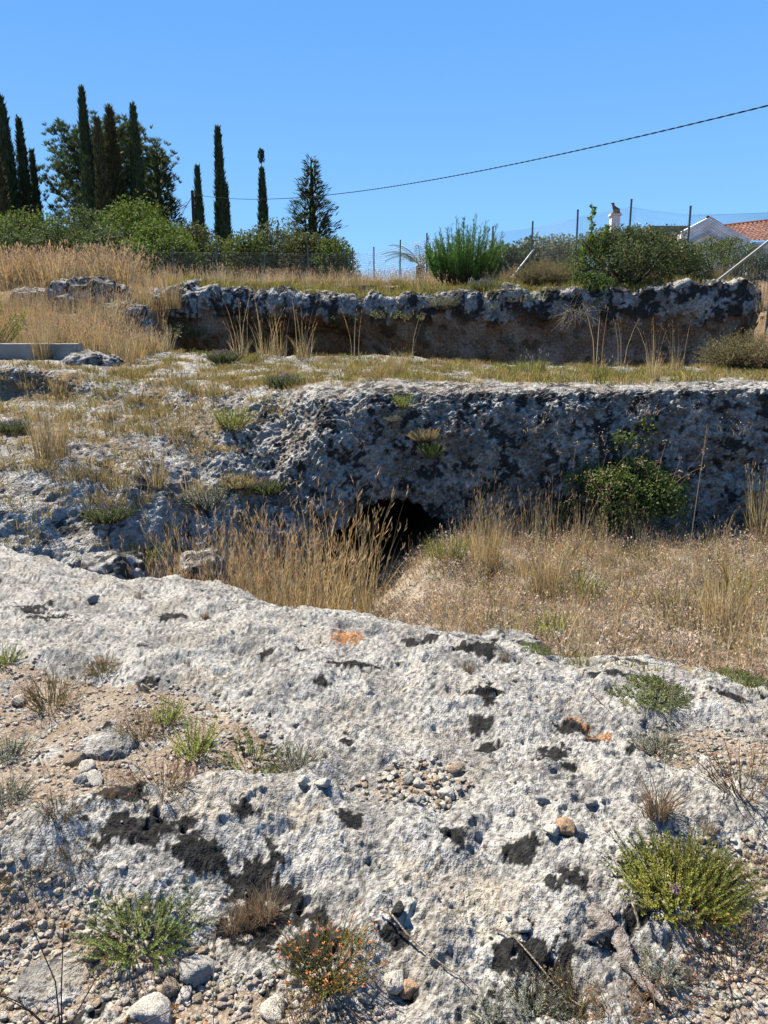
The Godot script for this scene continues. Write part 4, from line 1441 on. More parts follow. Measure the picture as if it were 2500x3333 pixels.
func build_fence() -> void:
	var galv := Color(0.13, 0.13, 0.127)
	var f := thing("chain_link_fence", "grey chain-link fence on thin metal posts along the top of the field", "fence", Vector3.ZERO)
	var feet := []
	for p in POSTS:
		var g := field_y(p[0], p[1]) - 0.15
		var m := MB.new()
		var a := Vector3(p[0], g, -p[1])
		var b := Vector3(p[0] + rf(-0.02, 0.02), p[2], -p[1])
		m.tube(PackedVector3Array([a, b, b + Vector3(0, 0.004, 0)]), PackedFloat32Array([0.026, 0.026, 0.03]), 10, galv)
		m.tube(PackedVector3Array([b, b + Vector3(0, 0.02, 0)]), PackedFloat32Array([0.032, 0.026]), 10, galv)
		obj("post", m.mesh(), mat.metal, f)
		feet.append([a, b])
	# the last post is the braced corner post, which carries no netting in view
	for i in feet.size() - 2:
		var a0: Vector3 = feet[i][0] + Vector3(0, 0.15, 0)
		var b0: Vector3 = feet[i + 1][0] + Vector3(0, 0.15, 0)
		var at: Vector3 = feet[i][1] - Vector3(0, 0.16, 0)
		var bt: Vector3 = feet[i + 1][1] - Vector3(0, 0.16, 0)
		var long := Vector2(a0.x - b0.x, a0.z - b0.z).length()
		var cell := 0.075
		var n := int(long / cell)
		var rows := int((at.y - a0.y) / (cell * 0.5))
		var m := MB.new()
		var side := (b0 - a0).cross(Vector3.UP).normalized() * 0.0035
		for k in n:
			for sgn in 1:
				var pts := []
				for r in rows + 1:
					var s := clampf((k + (r % 2)) / float(n), 0.0, 1.0)
					var lo := a0.lerp(b0, s)
					var hi := at.lerp(bt, s) - Vector3(0, 0.03 * 4.0 * s * (1.0 - s), 0)
					pts.append(lo.lerp(hi, r / float(rows)) + side * (1.0 if r % 2 else -1.0))
				for r in rows:
					m.stick(pts[r], pts[r + 1], 0.0036, 0.0036, 3, galv)
		for line in [0.02, 0.5, 0.99]:
			m.stick(a0.lerp(at, line), b0.lerp(bt, line), 0.002, 0.002, 4, galv)
		var w := obj("wire_mesh", m.mesh(), mat.metal, f)
		w.set_meta("kind", "stuff")
	for b in [[Vector3(8.36, 3.8, -17.32), Vector3(7.58, 2.84, -18.6), 0.032], [Vector3(4.42, 4.25, -23.75), Vector3(3.6, 3.3, -23.0), 0.026]]:
		var m := MB.new()
		m.stick(b[0], b[1], b[2], b[2], 10, Color(0.36, 0.36, 0.35))
		obj("brace", m.mesh(), mat.metal, f)

func build_cable() -> void:
	var pole := thing("utility_pole", "thin dark utility pole beside the short cypress", "pole", Vector3(-10.75, field_y(-10.75, 46.0) - 0.3, -46.0))
	var m := MB.new()
	var top := 9.85 - pole.position.y
	m.tube(PackedVector3Array([Vector3.ZERO, Vector3(0, top * 0.5, 0), Vector3(0, top, 0)]), PackedFloat32Array([0.12, 0.11, 0.085]), 10, Color(0.09, 0.075, 0.06))
	obj("shaft", m.mesh(), mat.bark, pole)
	m = MB.new()
	m.tube(PackedVector3Array([Vector3(0, top - 0.22, 0.08), Vector3(0.08, top - 0.2, 0.2), Vector3(0.1, top - 0.12, 0.2)]), PackedFloat32Array([0.02, 0.02, 0.03]), 6, Color(0.1, 0.1, 0.1))
	obj("bracket", m.mesh(), mat.metal, pole)
	m = MB.new()
	var line := PackedVector3Array()
	for i in 181:
		var s := 1.45 * i / 180.0
		line.append(Vector3(-10.7 + 16.65 * s, 9.66 - 7.29 * s + 2.8 * s * s, -(46.0 - 33.0 * s)))
	# a bundle of two conductors twisted round each other
	for w in 2:
		var p := PackedVector3Array()
		for i in 181 * 5 - 4:
			var q := line[i / 5].lerp(line[mini(i / 5 + 1, 180)], (i % 5) / 5.0)
			var a := i * 0.9 + PI * w
			p.append(q + Vector3(cos(a) * 0.5, sin(a), cos(a) * 0.5) * 0.0065)
		m.tube(p, taper(0.0075, 0.0075, p.size()), 5, Color(0.014, 0.014, 0.015))
	tag(obj("overhead_cable", m.mesh(), mat.rubber), "black twisted overhead cable sagging across the blue sky", "cable")
	m = MB.new()
	var p2 := PackedVector3Array()
	for i in 13:
		var s := i / 12.0
		p2.append(Vector3(-10.75, 9.6, -46).lerp(Vector3(-15.5, 7.4, -52.0), s) - Vector3(0, 0.5 * 4 * s * (1 - s), 0))
	m.tube(p2, taper(0.016, 0.016, 13), 5, Color(0.03, 0.03, 0.032))
	tag(obj("service_cable", m.mesh(), mat.rubber), "short dark cable dropping from the utility pole into the trees", "cable")

func roof_tiles(m: MB, a: Vector3, b: Vector3, c: Vector3, d: Vector3, across: int, rows: int) -> void:
	# barrel tiles over the slope a-b (eaves) to d-c (ridge)
	var nn := (b - a).cross(d - a).normalized()
	if nn.y < 0.0: nn = -nn
	for r in rows:
		for k in across:
			var tone := vary(Color(0.3, 0.12, 0.075).lerp(Color(0.36, 0.19, 0.125), rng.randf()), 0.25)
			var e := []
			for q in 5:
				var s := (k + q / 4.0) / across
				var lo := a.lerp(b, s).lerp(d.lerp(c, s), float(r) / rows)
				var hi := a.lerp(b, s).lerp(d.lerp(c, s), (r + 1.06) / rows)
				var lift := 0.085 * sin(PI * q / 4.0)
				e.append([lo + nn * (lift + 0.03), hi + nn * lift])
			for q in 4:
				m.quad(e[q][0], e[q][1], e[q + 1][1], e[q + 1][0], tone)

func slab_between(m: MB, outline: Array, back: Vector3, col: Color) -> void:
	# a plate: outline in front (clockwise from the front), pushed back
	for i in range(1, outline.size() - 1):
		m.tri(outline[0], outline[i], outline[i + 1], col)
		m.tri(outline[0] + back, outline[i + 1] + back, outline[i] + back, col)
	for i in outline.size():
		var a: Vector3 = outline[i]
		var b: Vector3 = outline[(i + 1) % outline.size()]
		m.quad(a, a + back, b + back, b, col)

func build_house() -> void:
	var white := Color(0.72, 0.72, 0.7)
	var h := thing("house", "white house with red barrel-tile roofs and a gable behind the fence", "house", Vector3(-1.45, 0, 0))
	# gable front towards the viewer: apex, eaves, ground
	var ap := Vector3(19.0, 8.05, -44.0)
	var el := Vector3(17.75, 7.38, -44.0)
	var er := Vector3(21.15, 6.98, -44.0)
	var m := MB.new()
	slab_between(m, [Vector3(17.75, 3.2, -44), el, ap, er, Vector3(21.15, 3.2, -44)], Vector3(0, 0, -0.35), white)
	obj("gable_wall", m.mesh(), mat.plaster, h)
	# raised band that follows the gable, with a second step inside it
	m = MB.new()
	slab_between(m, [ap + Vector3(0, 0.1, 0.06), er + Vector3(0.2, 0.04, 0.06), er + Vector3(0.2, -0.34, 0.06), ap + Vector3(0, -0.32, 0.06)], Vector3(0, 0, -0.5), white)
	slab_between(m, [el + Vector3(-0.2, 0.02, 0.063), ap + Vector3(0, 0.1, 0.063), ap + Vector3(0, -0.32, 0.063), el + Vector3(-0.2, -0.36, 0.063)], Vector3(0, 0, -0.5), white)
	obj("gable_band", m.mesh(), mat.plaster, h)
	m = MB.new()
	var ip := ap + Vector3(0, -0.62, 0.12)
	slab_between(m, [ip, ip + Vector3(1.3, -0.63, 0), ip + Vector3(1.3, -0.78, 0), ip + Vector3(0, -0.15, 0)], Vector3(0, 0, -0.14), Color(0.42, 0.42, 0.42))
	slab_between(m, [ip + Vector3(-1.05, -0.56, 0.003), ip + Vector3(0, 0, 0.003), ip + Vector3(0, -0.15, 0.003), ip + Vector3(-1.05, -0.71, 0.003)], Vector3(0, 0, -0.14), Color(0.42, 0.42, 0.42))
	obj("gable_moulding", m.mesh(), mat.plaster, h)
	# roof slope behind the gable to the right, then the main roof facing left and front
	m = MB.new()
	roof_tiles(m, er + Vector3(0.3, 0.0, -0.45), er + Vector3(1.6, 0.35, -5.5), ap + Vector3(3.6, 0.0, -5.5), ap + Vector3(0.1, 0.12, -0.45), 16, 8)
	var rt := obj("roof", m.mesh(), mat.tile, h)
	m = MB.new()
	var valley := er + Vector3(0.55, 0.02, -0.6)
	roof_tiles(m, valley, Vector3(29.5, 6.6, -42.6), Vector3(29.5, 9.0, -47.0), Vector3(20.9, 8.08, -47.0), 34, 10)
	obj("roof", m.mesh(), mat.tile, h)
	m = MB.new()
	m.tube(PackedVector3Array([ap + Vector3(0.1, 0.16, -0.4), Vector3(21.0, 8.12, -46.9)]), PackedFloat32Array([0.09, 0.09]), 8, Color(0.33, 0.12, 0.07))
	m.tube(PackedVector3Array([Vector3(20.9, 8.1, -47.0), Vector3(29.5, 9.05, -47.0)]), PackedFloat32Array([0.1, 0.1]), 8, Color(0.33, 0.12, 0.07))
	obj("ridge", m.mesh(), mat.tile, h)
	# white fascia and the wall under the main roof
	m = MB.new()
	slab_between(m, [valley + Vector3(-0.05, -0.06, 0.1), Vector3(29.5, 6.52, -42.5), Vector3(29.5, 6.2, -42.5), valley + Vector3(-0.05, -0.38, 0.1)], Vector3(0, 0, -0.3), white)
	obj("fascia", m.mesh(), mat.plaster, h)
	m = MB.new()
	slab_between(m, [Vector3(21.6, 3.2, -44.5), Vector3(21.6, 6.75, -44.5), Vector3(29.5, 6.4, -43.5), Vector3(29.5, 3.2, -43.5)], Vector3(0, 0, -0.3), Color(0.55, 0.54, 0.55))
	obj("side_wall", m.mesh(), mat.plaster, h)
	# lower tiled lean-to in front on the right
	m = MB.new()
	roof_tiles(m, Vector3(21.9, 5.25, -41.0), Vector3(27.5, 5.2, -40.0), Vector3(27.5, 6.1, -43.0), Vector3(22.2, 6.15, -43.6), 22, 5)
	obj("porch_roof", m.mesh(), mat.tile, h)
	m = MB.new()
	m.box(Vector3(22.2, 3.2, -42.6), Vector3(27.0, 5.2, -42.2), Color(0.5, 0.42, 0.32))
	obj("porch_wall", m.mesh(), mat.plaster, h)
	# flat-roofed wing on the left
	m = MB.new()
	m.box(Vector3(17.0, 3.2, -50.0), Vector3(19.0, 7.8, -47.0), white)
	obj("wing_wall", m.mesh(), mat.plaster, h)
	m = MB.new()
	m.box(Vector3(16.7, 7.803, -50.3), Vector3(19.3, 8.08, -46.6), Color(0.16, 0.15, 0.14))
	obj("wing_roof", m.mesh(), mat.plaster, h)
	m = MB.new()
	roof_tiles(m, Vector3(16.8, 7.0, -44.6), Vector3(17.7, 7.0, -44.6), Vector3(18.4, 7.5, -46.9), Vector3(16.9, 7.5, -46.9), 10, 4)
	obj("wing_tiles", m.mesh(), mat.tile, h)
	# a chimney of another house behind the bush
	var c := thing("chimney", "white chimney with a bird-shaped clay cowl rising above the big bush", "chimney", Vector3(11.05, 3.2, -39.0))
	m = MB.new()
	m.box(Vector3(-0.2, 0, -0.2), Vector3(0.2, 4.25, 0.2), Color(0.62, 0.6, 0.57))
	m.box(Vector3(-0.26, 4.253, -0.26), Vector3(0.26, 4.35, 0.26), Color(0.5, 0.47, 0.43))
	obj("shaft", m.mesh(), mat.plaster, c)
	m = MB.new()
	m.tube(PackedVector3Array([Vector3(0.2, 4.35, 0), Vector3(0.12, 4.50, 0), Vector3(-0.02, 4.58, 0), Vector3(-0.1, 4.72, 0), Vector3(-0.12, 4.82, 0), Vector3(-0.22, 4.83, 0)]), PackedFloat32Array([0.05, 0.13, 0.12, 0.06, 0.07, 0.02]), 8, Color(0.22, 0.17, 0.14))
	m.tube(PackedVector3Array([Vector3(0, 4.34, 0), Vector3(0, 4.50, 0)]), PackedFloat32Array([0.16, 0.1]), 8, Color(0.22, 0.17, 0.14))
	obj("cowl", m.mesh(), mat.tile, c)

func build_small_things() -> void:
	# concrete kerb on the left
	var m := MB.new()
	var s := Sheet.new(40, 9)
	var prof := [[0.0, -0.4], [0.0, 0.2], [0.0, 0.285], [-0.012, 0.3], [-0.12, 0.302], [-0.23, 0.3], [-0.242, 0.285], [-0.242, 0.1], [-0.242, -0.4]]
	for j in 9:
		for i in 40:
			var x := lerpf(-2.2, 0.72, i / 39.0)
			var w := 0.006 * n_knob.get_noise_2d(x * 2.0, j * 3.0)
			s.p[j * 40 + i] = Vector3(x, prof[j][1] + w, prof[j][0] + w)
			var f := 1.0 + 0.25 * n_tone.get_noise_2d(x * 2.0, j)
			s.c[j * 40 + i] = Color(0.23, 0.215, 0.19) * f
	var end := MB.new()
	for x in [-2.2, 0.72]:
		for k in 3:
			var a := Vector3(x, prof[k][1], prof[k][0])
			var b := Vector3(x, prof[k + 1][1], prof[k + 1][0])
			var c := Vector3(x, prof[7 - k][1], prof[7 - k][0])
			var d := Vector3(x, prof[8 - k][1], prof[8 - k][0])
			end.quad(a, b, c, d, Color(0.28, 0.265, 0.24))
	var kerb := thing("concrete_kerb", "low grey concrete kerb in front of the reddish dry grass", "kerb", Vector3(-5.5, 1.27, -12.25), 0.05)
	obj("block", s.mesh(), mat.plaster, kerb)
	obj("end_face", end.mesh(), mat.plaster, kerb)
	# yellow marker stake
	var st := thing("marker_stake", "thin yellow marker stake standing at the edge of the field", "stake", Vector3(-5.0, field_y(-5.0, 20.3) - 0.05, -20.3))
	m = MB.new()
	m.tube(PackedVector3Array([Vector3.ZERO, Vector3(0.01, 0.95, 0)]), PackedFloat32Array([0.018, 0.016]), 7, Color(0.4, 0.3, 0.06))
	obj("shaft", m.mesh(), mat.plaster, st)
	m = MB.new()
	m.tube(PackedVector3Array([Vector3(0.01, 0.5, 0), Vector3(0.01, 0.56, 0), Vector3(0.01, 0.68, 0), Vector3(0.01, 0.72, 0)]), PackedFloat32Array([0.02, 0.045, 0.04, 0.02]), 8, Color(0.6, 0.42, 0.03))
	obj("tape", m.mesh(), mat.plaster, st)
	plant("herb", 1, Vector3(-4.95, field_y(-4.95, 20.2), -20.2), 3.5, "small dark green plant at the foot of the yellow stake", "herb")
	# weathered root
	var root := thing("dead_root", "weathered twisted grey root lying on the rock beside the thyme cushion", "root", Vector3.ZERO)
	var paths := [
		[[0.555, 2.03, 0.01, 0.012], [0.585, 1.985, 0.035, 0.022], [0.62, 1.94, 0.05, 0.036], [0.65, 1.895, 0.05, 0.036], [0.668, 1.845, 0.045, 0.03], [0.668, 1.8, 0.035, 0.026], [0.69, 1.755, 0.025, 0.02], [0.715, 1.72, 0.018, 0.015], [0.74, 1.685, 0.01, 0.008]],
		[[0.65, 1.885, 0.06, 0.022], [0.615, 1.87, 0.06, 0.022], [0.585, 1.865, 0.045, 0.019], [0.562, 1.868, 0.025, 0.01]],
		[[0.655, 1.92, 0.06, 0.02], [0.685, 1.95, 0.06, 0.016], [0.692, 2.0, 0.05, 0.012], [0.69, 2.05, 0.03, 0.008]],
	]
	var gn := noise(30.0, 3, 77)
	for pth in paths:
		var pts := PackedVector3Array()
		var rad := PackedFloat32Array()
		for i in (pth.size() - 1) * 6 + 1:
			var k := mini(i / 6, pth.size() - 2)
			var u: float = (i - k * 6) / 6.0
			var q := []
			for c in 4: q.append(cubic_interpolate(pth[k][c], pth[k + 1][c], pth[maxi(k - 1, 0)][c], pth[mini(k + 2, pth.size() - 1)][c], u))
			pts.append(Vector3(q[0], ground(q[0], q[1]) * 0.15 - 0.09 + q[2] * 1.15, -q[1]))
			rad.append(maxf(0.004, q[3] * 0.8))
		m = MB.new()
		m.tube(pts, rad, 14, Color(0.36, 0.325, 0.295))
		for i in m.v.size():
			var a := m.v[i]
			var turn := TAU * (i % 14) / 14.0 + (i / 14) * 0.09
			var ridge := gn.get_noise_3d(cos(turn) * 0.11, sin(turn) * 0.11, (i / 14) * 0.006 + pth.size())
			m.v[i] = a + m.n[i] * (0.011 * ridge + 0.006 * gn.get_noise_3dv(a * 0.8))
			var f := 0.95 + 0.7 * ridge
			m.c[i] = Color(0.36 * f, 0.325 * f, 0.295 * f)
		obj("root_arm", m.mesh(), mat.bark, root)
	# fallen sticks
	var sticks := [
		[Vector3(-1.12, 0.02, -3.33), Vector3(-0.72, 0.0, -3.0), 0.0035, "straight pale stick lying across the soil hollow"],
		[Vector3(-1.73, 0.0, -3.42), Vector3(-1.42, 0.0, -3.24), 0.0035, "pale stick lying at the left rim of the soil hollow"],
		[Vector3(-0.02, 0.01, -1.98), Vector3(0.25, 0.0, -1.74), 0.0035, "thin grey stick lying on the rock right of the rusty herb"],
		[Vector3(0.33, 0.0, -1.95), Vector3(0.6, 0.0, -1.62), 0.003, "thin dry stick lying left of the twisted root"],
		[Vector3(-0.55, 0.02, -2.62), Vector3(-0.5, 0.0, -2.5), 0.003, "short stick in the soil hollow below the bright herb"],
		[Vector3(-3.62, 0.0, -8.0), Vector3(-3.28, 0.0, -7.5), 0.007, "bleached forked stick lying on the left slope"],
		[Vector3(-2.05, 0.0, -7.55), Vector3(-2.35, 0.0, -7.75), 0.006, "bent pale stick on the stony patch of the left slope"],
	]
	for k in sticks:
		m = MB.new()
		var a: Vector3 = k[0]
		var b: Vector3 = k[1]
		var pts := PackedVector3Array()
		for i in 7:
			var q: Vector3 = a.lerp(b, i / 6.0) + Vector3(rf(-1, 1), 0, rf(-1, 1)) * k[2] * 1.5
			pts.append(Vector3(q.x, maxf(ground(q.x, -q.z), ground(q.x, -q.z + 0.02)) + k[2] * 1.6 + a.lerp(b, i / 6.0).y, q.z))
		m.tube(pts, taper(k[2], k[2] * 0.5, 7), 6, Color(0.4, 0.33, 0.24))
		tag(obj("stick", m.mesh(), mat.bark), k[3], "stick")
	# tall single grass stalks in front
	var tall := [
		[0.955, 2.37, 1.32, Vector3(0.03, 0, 0.0), PINKISH, 0.075, "very tall straight grass stalk rising from the dry tussock across the pit"],
		[0.94, 2.36, 0.42, Vector3(-0.55, 0, -0.1), RUSSET, 0.06, "dark-headed grass stalk leaning left out of the dry tussock"],
		[0.99, 2.36, 0.18, Vector3(1.9, 0, -0.1), STRAW, 0.04, "straw stalk bent far right from the dry tussock"],
		[0.6, 1.3, 0.5, Vector3(-0.1, 0, -0.35), PALE_STRAW, 0.06, "long pale grass stalk crossing the thyme cushion from the lower frame edge"],
		[-0.36, 1.32, 0.42, Vector3(-0.02, 0, -0.25), Color(0.3, 0.23, 0.17), 0.03, "thin brown stalk before the loose thyme bush"],
		[1.42, 2.6, 0.32, Vector3(-0.35, 0, 0.0), RUSSET, 0.05, "short purple-headed grass stalk at the frame edge above the gravel"],
	]
	for t in tall:
		var a := MB.new()
		var b := MB.new()
		var p := Vector3(t[0], ground(t[0], t[1]) - 0.01, -t[1])
		var o := thing("grass_stalk", t[6], "grass stalk", p)
		var pts := PackedVector3Array()
		for i in 11:
			var u := i / 10.0
			pts.append(Vector3(0, t[2] * u, 0) + t[3] * t[2] * u * u)
		a.tube(pts, taper(0.0015, 0.0008, 11), 5, STRAW.lerp(GRASS, 0.15))
		obj("stem", a.mesh(), mat.straw, o)
		var dir: Vector3 = (pts[10] - pts[9]).normalized()
		for i in 34:
			var q: Vector3 = pts[10] - dir * t[5] * rf(-0.3, 1.0)
			b.leaf(q, (dir + unit(0.35)).normalized(), unit(), 0.016, 0.003, vary(t[4], 0.3))
		obj("seed_head", b.mesh(), mat.straw, o)
	# dead branched weed at the lower left
	var w := thing("dead_weed", "dead branched weed with dark stems and brown buds at the lower left corner", "weed", Vector3(-0.82, ground(-0.82, 1.62) - 0.02, -1.62))
	var a := MB.new()
	var b := MB.new()
	var l := MB.new()
	for e in [[-0.2, 0.2, 0.02], [-0.07, 0.3, -0.05], [0.02, 0.31, -0.03], [0.13, 0.24, 0.0], [-0.12, 0.18, 0.04], [0.3, 0.12, 0.02]]:
		var tip := Vector3(e[0], e[1], e[2])
		a.tube(PackedVector3Array([Vector3.ZERO, tip * 0.5 + unit(0.02), tip]), PackedFloat32Array([0.0022, 0.0017, 0.0012]), 5, Color(0.14, 0.1, 0.085))
		for k in 12: b.leaf(tip, (unit() + Vector3.UP * 0.9).normalized(), unit(), 0.017, 0.006, vary(Color(0.28, 0.15, 0.06), 0.4))
	for k in 7:
		l.leaf(Vector3(rf(0.0, 0.06), 0.01, rf(0.0, 0.05)), (flat(rf(-0.6, 0.6)) + Vector3.UP * 0.4).normalized(), Vector3.UP, 0.06, 0.018, vary(Color(0.17, 0.2, 0.05), 0.3))
	obj("stem", a.mesh(), mat.bark, w)
	obj("bud", b.mesh(), mat.straw, w)
	obj("leaves", l.mesh(), mat.leaf, w)
	# rocks on the left and at the corners of the back pit
	boulder(Vector3(-6.3, 2.2, -17.1), Vector3(0.95, 0.68, 0.7), 401, "dark crusted boulder under the dome of dry grass", 0.12, 2.2)
	boulder(Vector3(-7.5, 2.25, -17.3), Vector3(0.6, 0.45, 0.5), 404, "low overgrown rock left of the dark crusted boulder", 0.0, 2.2)
	boulder(Vector3(-4.55, 1.13, -12.2), Vector3(0.45, 0.3, 0.4), 407, "rough grey rock at the end of the concrete kerb", -0.05, 2.2)
	boulder(Vector3(-5.3, 1.75, -16.3), Vector3(0.5, 0.6, 0.5), 410, "shaded rock face on the slope left of the back pit", 0.0, 2.2)
	boulder(Vector3(-4.9, 2.35, -18.2), Vector3(0.7, 0.42, 0.5), 413, "black crusted rock at the left top corner of the back wall", 0.15, 2.2)
	boulder(Vector3(-3.35, 2.55, -18.95), Vector3(0.75, 0.2, 0.4), 416, "flat pale rock ledge on the left of the back wall top", 0.02, 2.2)
	boulder(Vector3(-1.9, 2.6, -19.3), Vector3(0.85, 0.2, 0.5), 419, "stepped pale rock ledge on the middle of the back wall top", 0.0, 2.2)
	boulder(Vector3(2.95, 2.62, -18.9), Vector3(0.36, 0.22, 0.3), 422, "knobbly rock at the earth bank on the back wall", 0.0, 2.2)
	boulder(Vector3(0.72, -0.17, -4.2), Vector3(0.2, 0.1, 0.14), 425, "ragged rock block between the slab edge and the dry grass", 0.05, 2.2)
	boulder(Vector3(1.25, -0.2, -3.9), Vector3(0.36, 0.1, 0.15), 428, "long low rock block at the right slab edge", -0.02, 2.2)
	boulder(Vector3(-2.3, -0.5, -6.2), Vector3(0.28, 0.36, 0.3), 431, "black-pitted rock knob behind the far left edge of the slab", 0.12, 2.2)
	boulder(Vector3(-1.7, -0.62, -6.9), Vector3(0.22, 0.3, 0.2), 434, "pale rock knob among the tall dry grass", -0.1, 2.2)

func build_green_things() -> void:
	# young pine made of upright shoots
	var y0 := field_y(2.15, 21.6)
	var o := thing("young_pine", "bright green young pine with upright shoots at the field edge", "tree", Vector3(2.15, y0 - 0.05, -21.6))
	var w := MB.new()
	var l := MB.new()
	for i in 260:
		var a := rf(0, TAU)
		var q := sqrt(rng.randf())
		var base := flat(a) * 0.95 * q * Vector3(1, 1, 0.8) + Vector3(0, rf(0.1, 0.5), 0)
		var top := 1.72 * sqrt(maxf(0.1, 1.0 - q * q * 0.75)) * rf(0.78, 1.03)
		var pts := curved(base * Vector3(0.75, 0.6, 0.75), (base * Vector3(0.8, 0, 0.8) + Vector3(0, 0.7, 0)).normalized(), top * rf(0.35, 1.0), Vector3(0, 1.0, 0), 5)
		w.tube(pts, taper(0.014, 0.004, 6), 4, TWIG)
		var tone := vary(Color(0.14, 0.25, 0.06), 0.35)
		for k in 75:
			var t := rf(0.8, 5.0)
			var s := mini(int(t), 4)
			var p := pts[s].lerp(pts[s + 1], t - s)
			var d := ((pts[s + 1] - pts[s]).normalized() + unit(0.75)).normalized()
			l.leaf(p, d, d.cross(unit()).normalized(), rf(0.09, 0.16), 0.013, vary(tone, 0.2))
	obj("branch", w.mesh(), mat.bark, o)
	obj("needles", l.mesh(), mat.needle, o)
	# palm fronds behind the fence
	o = thing("palm", "small palm with arching fronds behind the fence", "palm", Vector3(1.3, field_y(1.3, 28.5) + 0.15, -28.5))
	var st := MB.new()
	st.tube(PackedVector3Array([Vector3(0, -0.2, 0), Vector3(0, 0.75, 0)]), PackedFloat32Array([0.2, 0.16]), 9, TWIG)
	obj("trunk", st.mesh(), mat.bark, o)
	for i in 15:
		var f := MB.new()
		var a := PI * 0.55 + i * 2.4 * 0.5 + rf(-0.2, 0.2)
		var pts := curved(Vector3(0, 0.7, 0), (Vector3.UP * rf(1.0, 1.9) + flat(a)).normalized(), rf(1.3, 1.75), Vector3(0, -1.5, 0), 9)
		f.tube(pts, taper(0.018, 0.006, 10), 4, Color(0.14, 0.14, 0.06))
		for k in 46:
			var t := lerpf(1.5, 8.9, k / 45.0)
			var s := int(t)
			var p := pts[s].lerp(pts[s + 1], t - s)
			var d := (pts[s + 1] - pts[s]).normalized()
			var side := d.cross(Vector3.UP).normalized() * (1.0 if k % 2 else -1.0)
			f.leaf(p, (side + d * 0.7 + Vector3.DOWN * 0.35).normalized(), d, 0.34 * (1.1 - t / 11.0), 0.022, vary(Color(0.1, 0.12, 0.05), 0.25))
		obj("frond", f.mesh(), mat.leaf, o)
	# the big bush over the back wall and what grows round it
	bush("wild_olive_bush", "big dark olive-leaved bush on top of the back wall", far(6.2, 20.4), 1.8, 1.75, 26, 26000, 0.06, Color(0.085, 0.105, 0.045), Color(0.18, 0.2, 0.1), "", 0.28, 0.48)
	bush("ivy_bush", "glossy green leafy bush hanging over the back wall's edge", Vector3(4.9, 2.35, -19.0), 0.62, 0.95, 9, 3600, 0.075, Color(0.06, 0.095, 0.03), Color(0.13, 0.17, 0.07), "", 0.3, 0.5)
	bush("mastic_bush", "vivid green mastic bush in front of the white house", far(9.1, 21.6), 1.1, 1.35, 15, 9000, 0.055, Color(0.085, 0.125, 0.016), Color(0.17, 0.21, 0.03))
	bush("mastic_bush", "vivid green mastic bush cut by the frame edge behind the brace", far(10.6, 21.4), 0.8, 0.85, 9, 4500, 0.055, Color(0.085, 0.125, 0.016), Color(0.17, 0.21, 0.03))
	o = thing("fig_sapling", "yellow-green fig sapling sprouting through the left of the big bush", "tree", Vector3(5.05, 2.85, -19.7))
	w = MB.new()
	l = MB.new()
	for e in [[-0.02, 1.95, 0.0, 60], [0.42, 1.5, 0.05, 80], [0.25, 1.1, 0.2, 60], [-0.25, 0.95, 0.15, 40], [0.5, 1.05, 0.15, 40]]:
		var pts := curved(Vector3.ZERO, Vector3(e[0], e[1], e[2]).normalized(), Vector3(e[0], e[1], e[2]).length(), Vector3(0, 0.2, 0), 6)
		w.tube(pts, taper(0.014, 0.005, 7), 5, Color(0.2, 0.17, 0.13))
		for k in e[3]:
			var t := rf(3.2, 6.0)
			var s := mini(int(t), 5)
			var p := pts[s].lerp(pts[s + 1], t - s)
			l.leaf(p, (unit() + Vector3(0, 0.3, 0)).normalized(), (Vector3.UP + unit(0.8)).normalized(), rf(0.09, 0.15), rf(0.07, 0.1), vary(Color(0.15, 0.21, 0.035), 0.25))
	obj("stem", w.mesh(), mat.bark, o)
	obj("leaves", l.mesh(), mat.leaf, o)
	plant("dry_shrub", 1, far(3.95, 20.0), 0.95, "brown half-dead shrub left of the big bush", "shrub")
	plant("dry_shrub", 2, far(9.3, 18.4), 0.55, "grey leafless thicket right of the back wall's end", "shrub")
	plant("dry_shrub", 0, far(7.95, 19.6), 0.5, "reddish-brown dry shrub between the big bush and the brace", "shrub")
	plant("thyme_pink", 2, Vector3(2.45, 2.72, -19.4), 2.4, "lavender-coloured thyme at the field edge right of the young pine", "thyme")
	plant("golden", 1, Vector3(-4.6, 2.3, -17.2), 1.3, "green-gold grass hanging over the slope left of the back pit", "grass bunch")
	plant("golden", 2, Vector3(-5.1, 2.2, -17.0), 1.3, "olive grass hanging over the shaded rock face", "grass bunch")
	plant("herb", 2, Vector3(-6.7, ground(-6.7, 13.4), -13.4), 6.0, "tall weed with yellow flowers at the left frame edge", "weed")

